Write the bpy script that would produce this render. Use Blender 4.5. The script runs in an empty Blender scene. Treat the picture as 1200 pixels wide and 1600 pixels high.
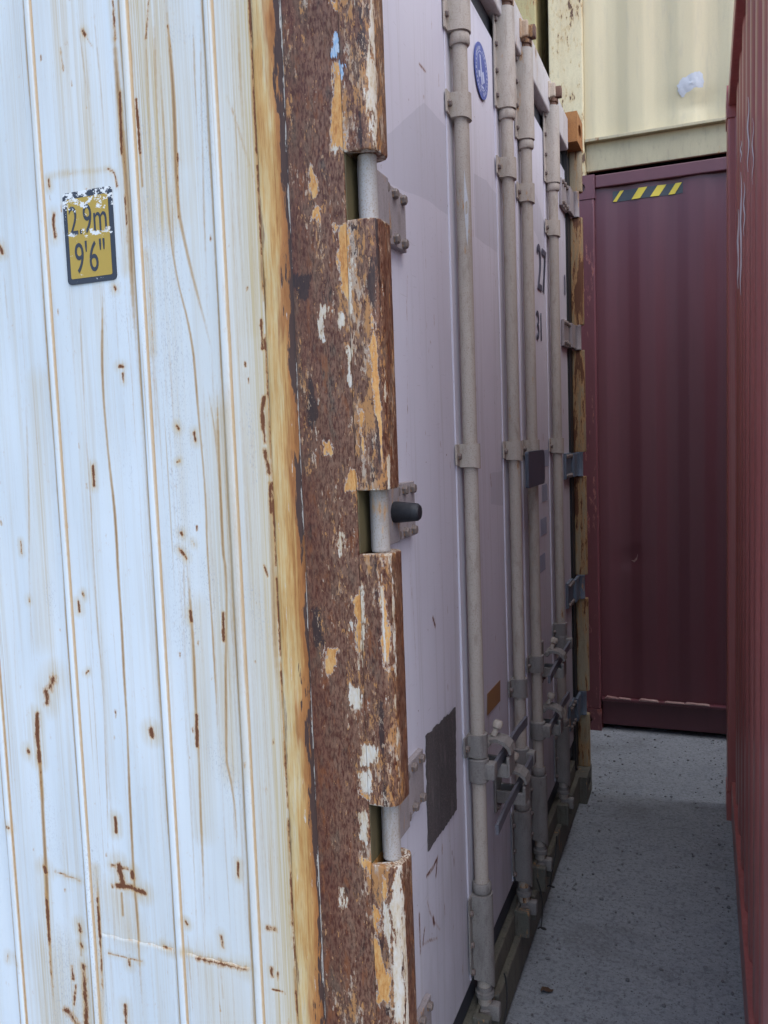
import bpy, bmesh, math, random
import numpy as np
from mathutils import Vector, Matrix
R = math.radians
scene = bpy.context.scene
COL = scene.collection
random.seed(7)
rng = np.random.default_rng(11)

# ------------------------------------------------------------------ camera
CAM_LOC = (0.4822, -1.2575, 1.6023)
YAW, PITCH, ROLL = 0.3717, 0.0865, -0.0358
cy_, sy_, cp_, sp_ = math.cos(YAW), math.sin(YAW), math.cos(PITCH), math.sin(PITCH)
fwd = Vector((-sy_*cp_, cy_*cp_, -sp_)); rgt = Vector((cy_, sy_, 0)); upv = rgt.cross(fwd)
r2 = rgt*math.cos(ROLL) + upv*math.sin(ROLL); u2 = upv*math.cos(ROLL) - rgt*math.sin(ROLL)
cam = bpy.data.cameras.new('camera'); cam_ob = bpy.data.objects.new('camera', cam); COL.objects.link(cam_ob)
m = Matrix((r2, u2, -fwd)).transposed().to_4x4(); m.translation = CAM_LOC
cam_ob.matrix_world = m
cam.sensor_fit = 'VERTICAL'; cam.sensor_height = 24.0; cam.sensor_width = 18.0
cam.lens = 24.0*1296.6/1600.0
cam.clip_start = 0.01; cam.clip_end = 2000
scene.camera = cam_ob

# ------------------------------------------------------------------ light
SUN_EL, SUN_AZ = R(60), R(112)          # azimuth clockwise from +Y: high, behind and to the side of the camera
world = bpy.data.worlds.new('World'); scene.world = world; world.use_nodes = True
wt = world.node_tree; wt.nodes.clear()
sky = wt.nodes.new('ShaderNodeTexSky'); sky.sky_type = 'NISHITA'; sky.sun_disc = False
sky.sun_elevation = SUN_EL; sky.sun_rotation = SUN_AZ
sky.air_density = 1.0; sky.dust_density = 1.2; sky.ozone_density = 1.0
bg = wt.nodes.new('ShaderNodeBackground'); bg.inputs['Strength'].default_value = 0.15
wo = wt.nodes.new('ShaderNodeOutputWorld')
wt.links.new(sky.outputs[0], bg.inputs['Color']); wt.links.new(bg.outputs[0], wo.inputs['Surface'])
sun = bpy.data.lights.new('sun', 'SUN'); sun.energy = 1.4; sun.angle = R(75); sun.color = (1.0, 1.0, 1.0)
sun_ob = bpy.data.objects.new('sun', sun); COL.objects.link(sun_ob)
sd = Vector((math.sin(SUN_AZ)*math.cos(SUN_EL), math.cos(SUN_AZ)*math.cos(SUN_EL), math.sin(SUN_EL)))
sun_ob.rotation_euler = sd.to_track_quat('Z', 'Y').to_euler(); sun_ob.location = (-3, -8, 12)
vs = scene.view_settings
vs.view_transform = 'Standard'; vs.look = 'None'; vs.exposure = 1.2; vs.gamma = 1.0; vs.use_curve_mapping = False
scene.render.engine = 'CYCLES'
scene.cycles.max_bounces = 7; scene.cycles.diffuse_bounces = 6; scene.cycles.glossy_bounces = 3
scene.cycles.use_denoising = True
scene.cycles.use_adaptive_sampling = True; scene.cycles.adaptive_threshold = 0.02; scene.cycles.caustics_reflective = False; scene.cycles.caustics_refractive = False

# ------------------------------------------------------------------ node helper
class NT:
    def __init__(s, name):
        s.m = bpy.data.materials.new(name); s.m.use_nodes = True
        s.t = s.m.node_tree; s.t.nodes.clear()
        s.out = s.t.nodes.new('ShaderNodeOutputMaterial'); s.b = s.t.nodes.new('ShaderNodeBsdfPrincipled')
        s.t.links.new(s.b.outputs[0], s.out.inputs['Surface'])
        s.tc = s.t.nodes.new('ShaderNodeTexCoord')
        s.co = s.tc.outputs['Object']
    def put(s, sock, v):
        if isinstance(v, bpy.types.NodeSocket): s.t.links.new(v, sock)
        elif isinstance(v, (tuple, list)):
            sock.default_value = tuple(v) + ((1.0,) if len(v) == 3 and sock.type == 'RGBA' else ())
        else: sock.default_value = v
    def vec(s, scale, src=None, off=(0,0,0)):
        n = s.t.nodes.new('ShaderNodeMapping'); s.put(n.inputs['Vector'], src or s.co)
        n.inputs['Scale'].default_value = scale; n.inputs['Location'].default_value = off; return n.outputs[0]
    def noise(s, scale=(1,1,1), k=1.0, detail=4, rough=.55, off=(0,0,0), dist=0.0, src=None):
        n = s.t.nodes.new('ShaderNodeTexNoise'); s.put(n.inputs['Vector'], s.vec(scale, src, off))
        n.inputs['Scale'].default_value = k; n.inputs['Detail'].default_value = detail
        n.inputs['Roughness'].default_value = rough; n.inputs['Distortion'].default_value = dist
        return n.outputs[0]
    def voro(s, scale, k=1.0, off=(0,0,0)):
        n = s.t.nodes.new('ShaderNodeTexVoronoi'); s.put(n.inputs['Vector'], s.vec(scale, None, off))
        n.inputs['Scale'].default_value = k; return n.outputs['Distance']
    def ma(s, op, a, b=0.0, c=None, clamp=False):
        n = s.t.nodes.new('ShaderNodeMath'); n.operation = op; n.use_clamp = clamp
        s.put(n.inputs[0], a); s.put(n.inputs[1], b)
        if c is not None: s.put(n.inputs[2], c)
        return n.outputs[0]
    def ss(s, v, lo, hi, a=0.0, b=1.0):
        n = s.t.nodes.new('ShaderNodeMapRange'); n.interpolation_type = 'SMOOTHSTEP'
        s.put(n.inputs['Value'], v)
        n.inputs['From Min'].default_value = lo; n.inputs['From Max'].default_value = hi
        n.inputs['To Min'].default_value = a; n.inputs['To Max'].default_value = b; return n.outputs[0]
    def mix(s, f, a, b):
        n = s.t.nodes.new('ShaderNodeMix'); n.data_type = 'RGBA'
        s.put(n.inputs[0], f); s.put(n.inputs[6], a); s.put(n.inputs[7], b); return n.outputs[2]
    def ramp(s, f, stops):
        n = s.t.nodes.new('ShaderNodeValToRGB'); s.put(n.inputs[0], f)
        e = n.color_ramp.elements
        while len(e) < len(stops): e.new(0.5)
        for el, (p, c) in zip(e, stops): el.position = p; el.color = tuple(c) + (1,)
        return n.outputs[0]
    def attr(s, name):
        n = s.t.nodes.new('ShaderNodeAttribute'); n.attribute_name = name
        q = s.t.nodes.new('ShaderNodeSeparateColor'); s.t.links.new(n.outputs['Color'], q.inputs[0])
        return q.outputs[0], q.outputs[1], q.outputs[2], n.outputs['Alpha']
    def xyz(s):
        q = s.t.nodes.new('ShaderNodeSeparateXYZ'); s.t.links.new(s.co, q.inputs[0]); return q.outputs
    def bump(s, h, strength=.3, dist=.002):
        n = s.t.nodes.new('ShaderNodeBump'); n.inputs['Strength'].default_value = strength
        n.inputs['Distance'].default_value = dist; s.put(n.inputs['Height'], h)
        s.t.links.new(n.outputs[0], s.b.inputs['Normal'])
    def fin(s, col, rough=.6, metal=0.0, spec=.4):
        s.put(s.b.inputs['Base Color'], col); s.put(s.b.inputs['Roughness'], rough); s.put(s.b.inputs['Metallic'], metal)
        s.b.inputs['Specular IOR Level'].default_value = spec
        return s.m

M = {}
def white_wall():
    t = NT('weathered_white_paint'); r, d, b, g = t.attr('wear')
    fine = t.noise((420, 420, 90), 1, 3, .6)
    med = t.noise((120, 120, 14), 1, 5, .6, off=(3, 1, 7))
    big = t.noise((5, 5, 1.4), 1, 3)
    col = t.mix(t.ss(big, .3, .7), (.645, .685, .705), (.565, .605, .62))
    # pale beige run-off, in thin vertical threads
    thread = t.noise((230, 230, 1.3), 1, 5, .75, off=(0, 0, 4))
    broad = t.noise((34, 34, .7), 1, 4, .6, off=(1, 2, 3))
    st = t.ma('ADD', t.ma('MULTIPLY', b, 1.05), t.ma('MULTIPLY', t.ss(broad, .45, .70), .4))
    st = t.ma('MULTIPLY', st, t.ss(thread, .38, .62, .12, 1.0))
    col = t.mix(t.ma('MULTIPLY', st, 1.0, clamp=True), col, (.47, .345, .17))
    col = t.mix(t.ma('ADD', t.ma('MULTIPLY', b, .36), t.ss(t.xyz()[0], -.52, -.24, .0, .20)), col, (.53, .43, .26))
    grime = t.ma('MULTIPLY', t.ss(t.noise((90, 90, 2.2), 1, 5, .7, off=(8, 2, 9)), .48, .68), t.ss(big, .35, .6, .08, .32))
    col = t.mix(grime, col, (.50, .49, .46))
    # grey scuffing, fine flecks and short scratches
    fl = t.noise((520, 520, 200), 1, 2, .6, off=(9, 3, 1))
    sc = t.ma('MULTIPLY', t.ss(fl, .56, .66), t.ss(t.ma('ADD', g, t.ma('MULTIPLY', t.ss(med, .5, .75), .35)), .1, .9))
    col = t.mix(t.ma('MULTIPLY', sc, .6), col, (.34, .34, .37))
    scr = t.noise((700, 700, 26), 1, 2, .5, off=(2, 8, 5))
    col = t.mix(t.ma('MULTIPLY', t.ss(scr, .66, .72), t.ss(big, .45, .65, .08, .5)), col, (.42, .40, .38))
    # hairline drips everywhere, ochre drips and the ribs' edge shade where painted
    hair = t.noise((160, 160, .9), 1, 2, .5, off=(5, 5, 5))
    hl = t.ma('MULTIPLY', t.ss(hair, .665, .71), t.ss(t.noise((6, 6, 2.2), 1, 2, off=(4, 0, 2)), .48, .62, 0, .55))
    col = t.mix(hl, col, (.43, .29, .14))
    dn = t.ma('ADD', d, t.ma('MULTIPLY', t.ma('SUBTRACT', fine, .5), .35))
    col = t.mix(t.ma('MULTIPLY', t.ss(dn, .12, .72), .85), col, (.42, .265, .115))
    col = t.mix(t.ma('MULTIPLY', t.ss(dn, .66, .98), .75), col, (.25, .13, .05))
    # rust: orange halo, dark core with ragged edge
    rn = t.ma('ADD', r, t.ma('MULTIPLY', t.ma('SUBTRACT', t.ma('ADD', t.ma('MULTIPLY', t.noise((240, 240, 110), 1, 4, .7, off=(1, 1, 1)), .6), t.ma('MULTIPLY', t.noise((60, 60, 34), 1, 2, .5, off=(6, 1, 3)), .4)), .5), 1.9))
    col = t.mix(t.ma('MULTIPLY', t.ss(rn, .15, .6), .68), col, (.45, .24, .08))
    core = t.ss(rn, .52, .74)
    col = t.mix(core, col, t.mix(fine, (.075, .026, .014), (.22, .08, .028)))
    h = t.ma('ADD', t.ma('MULTIPLY', big, 6.0), t.ma('SUBTRACT', t.ma('MULTIPLY', fine, .25), t.ma('MULTIPLY', r, .8)))
    t.bump(h, .35, .0015)
    return t.fin(col, t.ma('ADD', t.ss(med, .3, .7, .42, .58), t.ma('MULTIPLY', core, .35)), 0, .35)
M['white_wall'] = white_wall()

def rust_post(name):
    """steel rusted through several coats: each coat is a layer with its own ragged, slightly raised edge"""
    t = NT(name); o, p, bl, dk = t.attr('wear'); S = lambda a, k: t.ma('MULTIPLY', t.ma('SUBTRACT', a, .5), k)
    xx0 = t.xyz()[0]
    gr = t.noise((230, 230, 75), 1, 4, .74)
    md = t.noise((48, 48, 15), 1, 5, .68, off=(2, 5, 1))
    lg = t.noise((17, 17, 4.2), 1, 3, .6, off=(7, 2, 2))
    ra = t.noise((52, 52, 17), 1, 3, .6, off=(8, 1, 4)); rb = t.noise((260, 260, 90), 1, 3, .7, off=(2, 1, 4))
    rc = t.noise((105, 105, 24), 1, 5, .76, off=(5, 5, 0))
    base = t.ramp(t.ma('ADD', t.ma('MULTIPLY', md, .6), t.ma('MULTIPLY', lg, .4)), [(.36, (.034, .013, .009)), (.45, (.095, .018, .007)), (.52, (.106, .032, .015)), (.62, (.098, .050, .031))])
    col = t.mix(t.ss(gr, .36, .62), t.mix(.42, base, (.010, .005, .004)), t.mix(t.ss(xx0, -.15, -.09, .12, .26), base, (.44, .30, .20)))
    col = t.mix(t.ma('MULTIPLY', t.ss(rb, .55, .7), .35), col, (.17, .055, .022))
    col = t.mix(t.ma('MULTIPLY', t.ss(t.ma('ADD', t.ma('MULTIPLY', ra, .6), t.ma('MULTIPLY', rc, .4)), .52, .62), .55), col, (.22, .070, .020))
    dn = t.ma('ADD', dk, t.ma('ADD', S(ra, 1.4), S(rb, .8)))
    col = t.mix(t.ma('MULTIPLY', t.ss(dn, .42, .6), .85), col, (.026, .015, .015))
    # fine flakes left of an older coat, denser towards the door side
    xx = t.xyz()[0]
    fl = t.ss(t.ma('ADD', t.ma('ADD', t.ma('MULTIPLY', rc, .55), t.ma('MULTIPLY', rb, .45)), t.ma('ADD', S(lg, .55), t.ma('ADD', t.ss(xx, -.15, -.08, -.03, .02), t.ma('MULTIPLY', t.ma('ADD', o, p), .10)))), .572, .605)
    col = t.mix(t.ma('MULTIPLY', fl, .85), col, t.mix(t.ss(ra, .45, .6), (.40, .19, .065), (.42, .33, .25)))
    # ochre coat, with a grey primer rim and an orange bleeding edge
    on = t.ma('ADD', o, t.ma('ADD', S(ra, 1.25), t.ma('ADD', S(rb, .8), S(rc, .6)))); om = t.ss(on, .50, .535)
    col = t.mix(t.ma('MULTIPLY', t.ss(on, .30, .5), .55), col, (.20, .065, .02))
    col = t.mix(t.ma('MULTIPLY', t.ss(on, .44, .47), .8), col, (.46, .40, .34))
    col = t.mix(om, col, t.ramp(t.ma('ADD', t.ma('MULTIPLY', md, .5), t.ma('MULTIPLY', gr, .5)), [(.36, (.30, .10, .022)), (.48, (.52, .245, .07)), (.60, (.58, .35, .14))]))
    # pale coat above it
    pn = t.ma('ADD', p, t.ma('ADD', S(rc, 1.7), t.ma('ADD', S(ra, .7), S(rb, .5)))); pm = t.ss(pn, .52, .56)
    col = t.mix(t.ma('MULTIPLY', t.ss(pn, .40, .54), .45), col, (.30, .13, .05))
    col = t.mix(pm, col, t.ramp(t.ma('ADD', t.ma('MULTIPLY', md, .6), t.ma('MULTIPLY', gr, .4)), [(.36, (.34, .22, .11)), (.48, (.52, .43, .32)), (.60, (.56, .52, .46))]))
    bm_ = t.ss(t.ma('ADD', bl, t.ma('ADD', S(ra, .8), t.ma('ADD', S(rb, 1.0), S(rc, 1.2)))), .50, .54); col = t.mix(bm_, col, t.mix(t.ss(gr, .4, .6), (.24, .36, .50), (.42, .47, .52)))
    hh = t.ma('ADD', t.ma('ADD', t.ma('MULTIPLY', om, .9), pm), t.ma('ADD', t.ma('MULTIPLY', gr, .35), t.ma('ADD', t.ma('MULTIPLY', md, 1.1), t.ma('MULTIPLY', fl, .4))))
    t.bump(hh, .55, .0012)
    return t.fin(col, t.ss(md, .3, .7, .32, .58), 0, .32)
M['rust_post'] = rust_post('peeling_rusty_post')

def tan_strip():
    t = NT('rust_stained_flange'); e, _, _, _ = t.attr('wear')   # e runs 0 to 1 across the flange
    st = t.noise((230, 230, 2.4), 1, 5, .72, dist=.3)
    st2 = t.noise((420, 420, 24), 1, 4, .65, off=(2, 1, 6))
    lg = t.noise((22, 22, 3.4), 1, 4, .62, off=(6, 2, 3))
    blot = t.noise((70, 70, 9), 1, 5, .68, off=(3, 8, 1))
    v = t.ma('ADD', t.ma('ADD', t.ma('MULTIPLY', st, .42), t.ma('MULTIPLY', blot, .34)), t.ma('ADD', t.ma('MULTIPLY', lg, .42), t.ma('MULTIPLY', e, -.15)))
    col = t.ramp(v, [(.36, (.26, .095, .022)), (.44, (.42, .20, .058)), (.51, (.51, .30, .105)), (.60, (.56, .42, .21)), (.70, (.56, .50, .37))])
    col = t.mix(t.ma('MULTIPLY', t.ss(st2, .56, .68), .3), col, (.25, .12, .045))
    ed = t.ma('ADD', e, t.ma('MULTIPLY', t.ma('SUBTRACT', lg, .5), 1.7))
    col = t.mix(t.ma('MULTIPLY', t.ss(ed, .50, .72), .9), col, t.ramp(blot, [(.3, (.20, .06, .015)), (.6, (.45, .18, .05))]))
    sc = t.ma('ADD', t.ma('MULTIPLY', e, .40), t.ma('ADD', t.ma('MULTIPLY', blot, .5), t.ma('MULTIPLY', lg, .5)))
    scab = t.ss(sc, .80, .83); col = t.mix(scab, col, t.mix(st2, (.035, .018, .015), (.10, .05, .035)))
    ch = t.ss(t.ma('ADD', t.noise((120, 120, 12), 1, 5, .7, off=(4, 7, 7)), t.ma('MULTIPLY', t.ss(e, .86, 1.0), .2)), .67, .70)
    col = t.mix(ch, col, (.55, .48, .40))
    lo = t.ss(t.ma('ADD', t.ma('SUBTRACT', 1.0, e), t.ma('MULTIPLY', t.ma('SUBTRACT', blot, .5), .5)), .95, 1.03)
    col = t.mix(t.ma('MULTIPLY', lo, .75), col, (.17, .075, .03))
    t.bump(t.ma('ADD', t.ma('MULTIPLY', st2, .5), t.ma('SUBTRACT', blot, scab)), .5, .001)
    return t.fin(col, .55, 0, .35)
M['tan_strip'] = tan_strip()

def door_mat():
    t = NT('lilac_white_door_paint'); r, g, _, _ = t.attr('wear')
    big = t.noise((1, 3, 1.6), 1, 4, .6); fine = t.noise((300, 300, 300), 1, 3, .6)
    ver = t.noise((60, 60, 1.4), 1, 4, .6, off=(3, 3, 3))
    col = t.mix(t.ss(big, .3, .7), (.635, .615, .68), (.585, .56, .625))
    gs = t.ss(t.ma('ADD', g, t.ma('MULTIPLY', t.ma('SUBTRACT', t.noise((14, 14, 14), 1, 4), .5), .3)), .46, .52)
    col = t.mix(t.ma('MULTIPLY', gs, .55), col, (.46, .45, .51))
    col = t.mix(t.ma('MULTIPLY', t.ss(ver, .50, .72), .38), col, (.40, .37, .36))
    scf = t.ma('MULTIPLY', t.ss(t.noise((40, 120, 60), 1, 5, .75, off=(2, 9, 4)), .60, .68), t.ss(t.noise((3, 3, 3), 1, 2, off=(8, 8, 8)), .45, .62))
    col = t.mix(t.ma('MULTIPLY', scf, .45), col, (.36, .345, .36))
    scl = t.noise((200, 16, 260), 1, 2, .5, off=(5, 3, 1)); col = t.mix(t.ma('MULTIPLY', t.ss(scl, .70, .73), .35), col, (.36, .33, .34))
    z = t.xyz()[2]
    dirt_shade = t.ma('MULTIPLY', t.ss(t.ma('ADD', z, t.ma('MULTIPLY', t.noise((9, 9, 3), 1, 4, .6, off=(5, 1, 1)), .9)), 1.25, .45), .55)  # low grime, deepened to paint the alley's shade into the door colour
    col = t.mix(dirt_shade, col, (.23, .21, .20))
    rn = t.ma('ADD', r, t.ma('MULTIPLY', t.ma('SUBTRACT', t.noise((240, 240, 110), 1, 5, .7), .5), .9))
    col = t.mix(t.ma('MULTIPLY', t.ss(rn, .22, .5), .6), col, (.33, .19, .13))
    col = t.mix(t.ss(rn, .5, .62), col, (.10, .028, .016))
    sp = t.noise((90, 90, 60), 1, 3, .6, off=(7, 7, 1))
    col = t.mix(t.ss(sp, .735, .76), col, (.16, .07, .045))
    t.bump(t.ma('ADD', t.ma('MULTIPLY', big, 5), t.ma('MULTIPLY', fine, .2)), .25, .0012)
    return t.fin(col, .48, 0, .35)
M['door'] = door_mat()

def paint(name, a, b, grit=(.2, .17, .14), gritty=.5, rough=.6, spec=.35, sc=1.0, rusty=0.0, vert=.25, rustcol=(.16, .06, .025), hi=.6, halo=(.40, .21, .08)):
    t = NT(name)
    big = t.noise((9*sc, 9*sc, 9*sc*vert), 1, 5, .6); fine = t.noise((430, 430, 430), 1, 3, .65)
    med = t.noise((70*sc, 70*sc, 70*sc*vert), 1, 6, .65, off=(3, 2, 1))
    col = t.mix(t.ss(big, .3, .7), a, b)
    col = t.mix(t.ma('MULTIPLY', t.ss(fine, hi-.08, hi+.06), gritty), col, grit)
    col = t.mix(t.ma('MULTIPLY', t.ss(med, .5, .72), gritty*.8), col, grit)
    if rusty > 0:
        rn = t.ma('ADD', t.noise((55*sc, 55*sc, 55*sc*vert), 1, 7, .68, off=(6, 6, 6)), t.ma('MULTIPLY', t.ma('SUBTRACT', big, .5), .7))
        lo = .80 - .32*rusty
        col = t.mix(t.ss(rn, lo-.09, lo, 0, .75), col, halo)
        col = t.mix(t.ss(rn, lo, lo+.03), col, t.mix(med, rustcol, tuple(c*.45 for c in rustcol)))
    t.bump(t.ma('ADD', t.ma('MULTIPLY', fine, .5), med), .35 if spec < .5 else .12, .001)
    return t.fin(col, rough, 0, spec)
M['rod'] = paint('dusty_grey_beige_rod_paint', (.46, .40, .34), (.37, .325, .28), (.22, .165, .125), .6, .7, rusty=.24)
M['rod_dark'] = paint('dark_grey_fitting_paint', (.26, .24, .22), (.19, .175, .165), (.10, .08, .07), .6, .7)  # darker tone, used on handles and on the lower covers and brackets
M['hinge'] = paint('grey_hinge_paint', (.33, .29, .29), (.26, .225, .225), (.14, .10, .09), .5, .6, rusty=.25)
M['bolt'] = paint('dull_brown_bolt', (.22, .18, .16), (.15, .12, .11), (.08, .05, .04), .5, .55, rusty=.3)
M['pin'] = paint('speckled_grey_pin_steel', (.34, .315, .30), (.27, .24, .215), (.20, .12, .06), .7, .45, rusty=.34)
M['slot'] = paint('olive_brown_slot', (.13, .10, .045), (.08, .06, .03), (.05, .04, .03), .5, .6)
M['black'] = paint('black_rubber', (.016, .016, .022), (.011, .011, .014), (.03, .03, .03), .3, .55)
M['gasket'] = paint('dark_blue_black_gasket', (.030, .034, .045), (.022, .024, .030), (.06, .055, .05), .4, .6)
M['blue_grey'] = paint('blue_grey_fitting_paint', (.14, .17, .215), (.11, .13, .165), (.07, .06, .06), .4, .5, rusty=.2)
M['sill'] = paint('olive_grimy_sill', (.15, .14, .105), (.10, .095, .08), (.05, .042, .035), .7, .75, rusty=.25)
M['header'] = paint('pale_header_paint', (.56, .52, .52), (.48, .44, .42), (.25, .19, .15), .4, .55, rusty=.25)
M['cast_rust'] = paint('orange_rusty_casting', (.42, .19, .06), (.27, .10, .035), (.10, .045, .025), .7, .8, rusty=.5)
M['cam'] = paint('rusty_cam', (.17, .085, .055), (.10, .055, .042), (.30, .22, .17), .5, .8, rusty=.5)
M['keeper'] = paint('cream_keeper', (.52, .43, .33), (.40, .27, .17), (.20, .09, .05), .6, .65, rusty=.4)
M['far_post'] = paint('cream_post_rust_stained', (.37, .32, .22), (.25, .17, .085), (.15, .07, .03), .65, .65, rusty=.72, vert=.12)
M['maroon'] = paint('maroon_paint', (.122, .034, .044), (.104, .028, .037), (.07, .022, .026), .3, .42, spec=.55, sc=.35, vert=.12)
M['maroon_post'] = paint('maroon_scuffed_post_paint', (.15, .048, .058), (.125, .04, .048), (.09, .03, .035), .4, .4, spec=.5, rusty=.33, rustcol=(.30, .07, .05), halo=(.36, .15, .13))
M['maroon_chip'] = paint('bare_pinkish_edge', (.40, .27, .24), (.27, .15, .14), (.13, .04, .04), .6, .6)
M['cream'] = paint('cream_paint', (.60, .52, .33), (.55, .465, .29), (.42, .37, .27), .45, .5, sc=.5, vert=.15)
M['cream_rust'] = paint('cream_peeling_paint', (.66, .57, .36), (.58, .47, .28), (.35, .30, .22), .5, .55, rusty=.54, vert=.35, rustcol=(.17, .09, .05), halo=(.50, .35, .17))
M['cream_rail'] = paint('dull_cream_rail_paint', (.48, .41, .26), (.40, .34, .22), (.25, .21, .16), .5, .6, rusty=.2)
M['yellow'] = paint('faded_yellow_paint', (.44, .38, .18), (.38, .31, .15), (.22, .15, .08), .55, .6, rusty=.5)
M['dark_metal'] = paint('dark_underframe', (.03, .03, .03), (.02, .02, .02), (.05, .04, .03), .5, .7)
M['grey_scrape'] = paint('scraped_dark_grey', (.085, .074, .074), (.05, .045, .047), (.19, .165, .16), .75, .65, vert=.12)
M['roof'] = paint('dusty_white_roof', (.55, .55, .55), (.46, .46, .46), (.3, .27, .24), .4, .6)
M['steel'] = paint('worn_grey_steel', (.15, .15, .175), (.11, .11, .13), (.07, .06, .06), .4, .45)

def red_mat():
    t = NT('faded_red_paint')
    big = t.noise((3, 3, .5), 1, 5, .6); fine = t.noise((380, 380, 380), 1, 3)
    ver = t.noise((45, 45, .8), 1, 5, .65, off=(2, 2, 2))
    col = t.mix(t.ss(big, .3, .7), (.43, .135, .118), (.35, .105, .095))
    col = t.mix(t.ma('MULTIPLY', t.ss(ver, .5, .72), .45), col, (.52, .24, .21))
    col = t.mix(t.ma('MULTIPLY', t.ss(ver, .48, .3), .35), col, (.22, .06, .06))
    sc = t.noise((14, 240, 5), 1, 3, .6, off=(4, 1, 8))
    col = t.mix(t.ma('MULTIPLY', t.ss(sc, .70, .735), .6), col, (.45, .33, .32))
    t.bump(t.ma('ADD', t.ma('MULTIPLY', big, 4), t.ma('MULTIPLY', fine, .2)), .25, .001)
    return t.fin(col, .34, 0, .5)
M['red'] = red_mat()
def flat(name, c, rough=.5, spec=.35, grit=.25):
    t = NT(name); n = t.noise((260, 260, 260), 1, 4, .65); b = t.noise((20, 20, 8), 1, 4, .6)
    col = t.mix(t.ma('MULTIPLY', t.ss(n, .5, .7), grit), c, tuple(.5*x+.10 for x in c))
    col = t.mix(t.ma('MULTIPLY', t.ss(b, .45, .75), grit), col, tuple(.7*x+.03 for x in c))
    t.bump(n, .15, .0008); return t.fin(col, rough, 0, spec)
M['ink'] = flat('dark_print_ink', (.035, .036, .048), .5)
M['faint'] = flat('faded_grey_print', (.27, .265, .32), .5)
M['num'] = flat('dark_blue_grey_numerals', (.075, .075, .11), .5)
M['blue'] = flat('blue_sticker_print', (.060, .095, .36), .4)
M['blue_pale'] = flat('pale_blue_sticker_print', (.50, .55, .74), .4)
M['orange_sticker'] = flat('brown_orange_sticker', (.30, .15, .055), .5, grit=.5)
M['hazard_yellow'] = flat('hazard_yellow', (.68, .50, .055), .45, grit=.15)
M['hazard_black'] = flat('hazard_black', (.055, .062, .068), .45, grit=.2)
M['paper'] = flat('torn_white_sticker', (.50, .51, .54), .4, grit=.5)
M['scratch'] = flat('bare_bright_scratch', (.66, .60, .60), .5)
def plate_mat():
    t = NT('dark_blue_plastic_plate'); n = t.noise((120, 120, 20), 1, 4)
    return t.fin(t.mix(n, (.055, .063, .085), (.095, .105, .135)), .4, 0, .4)
M['plate'] = plate_mat()
def sticker_mat(name, c, lo):
    # print worn away to the white paint, most of all along the upper edge
    t = NT(name); x, y, z = t.xyz()
    n = t.noise((62, 62, 90), 1, 5, .66); n2 = t.noise((480, 480, 300), 1, 4, .6, off=(3, 3, 3))
    top = t.ss(z, 2.025, 2.052, 0, .15)
    mid = t.ma('MULTIPLY', t.ss(z, 1.985, 1.995), t.ss(z, 2.010, 1.998)); mid = t.ma('MULTIPLY', mid, .16)
    w = t.ma('ADD', t.ma('ADD', n, t.ma('ADD', top, mid)), t.ma('MULTIPLY', t.ma('SUBTRACT', n2, .5), .2))
    col = t.mix(t.ss(w, lo, lo+.03), c, (.70, .70, .68))
    t.bump(n2, .2, .0006); return t.fin(col, .45, 0, .4)
M['st_yellow'] = sticker_mat('worn_ochre_sticker', (.42, .28, .048), .665)
M['st_dark'] = sticker_mat('worn_dark_sticker_print', (.030, .035, .050), .655)
def ground_mat():
    t = NT('blue_grey_concrete')
    big = t.noise((1.3, 1.3, 1), 1, 5, .6); med = t.noise((14, 14, 14), 1, 6, .65, off=(2, 0, 0)); fine = t.noise((190, 190, 190), 1, 4, .7)
    col = t.mix(t.ss(big, .3, .7), (.29, .305, .32), (.24, .255, .27))
    col = t.mix(t.ma('MULTIPLY', t.ss(med, .45, .7), .4), col, (.15, .155, .175))
    col = t.mix(t.ma('MULTIPLY', t.ss(fine, .52, .66), .6), col, (.10, .10, .115))
    col = t.mix(t.ma('MULTIPLY', t.ss(fine, .42, .3), .5), col, (.33, .34, .36))
    stn = t.ma('MULTIPLY', t.ss(t.noise((2.6, 4.5, 3), 1, 5, .62, off=(3, 7, 0)), .52, .66), .38); col = t.mix(stn, col, (.13, .125, .13))
    agg = t.noise((70, 70, 70), 1, 3, .6, off=(1, 4, 2)); col = t.mix(t.ma('MULTIPLY', t.ss(agg, .5, .64), .5), col, (.105, .11, .125)); col = t.mix(t.ma('MULTIPLY', t.ss(agg, .42, .32), .45), col, (.33, .345, .37))
    v = t.voro((70, 70, 70)); col = t.mix(t.ss(t.ma('ADD', v, t.ma('MULTIPLY', med, .3)), .30, .22), col, (.07, .065, .07))
    t.bump(t.ma('ADD', fine, t.ma('MULTIPLY', med, 2)), .6, .003)
    return t.fin(col, .85, 0, .25)
M['ground'] = ground_mat()
M['stone'] = paint('small_stone', (.20, .20, .21), (.12, .12, .125), (.07, .06, .06), .5, .9)
M['leaf'] = paint('dry_brown_leaf', (.10, .055, .03), (.07, .04, .025), (.04, .025, .02), .5, .8)

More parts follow.
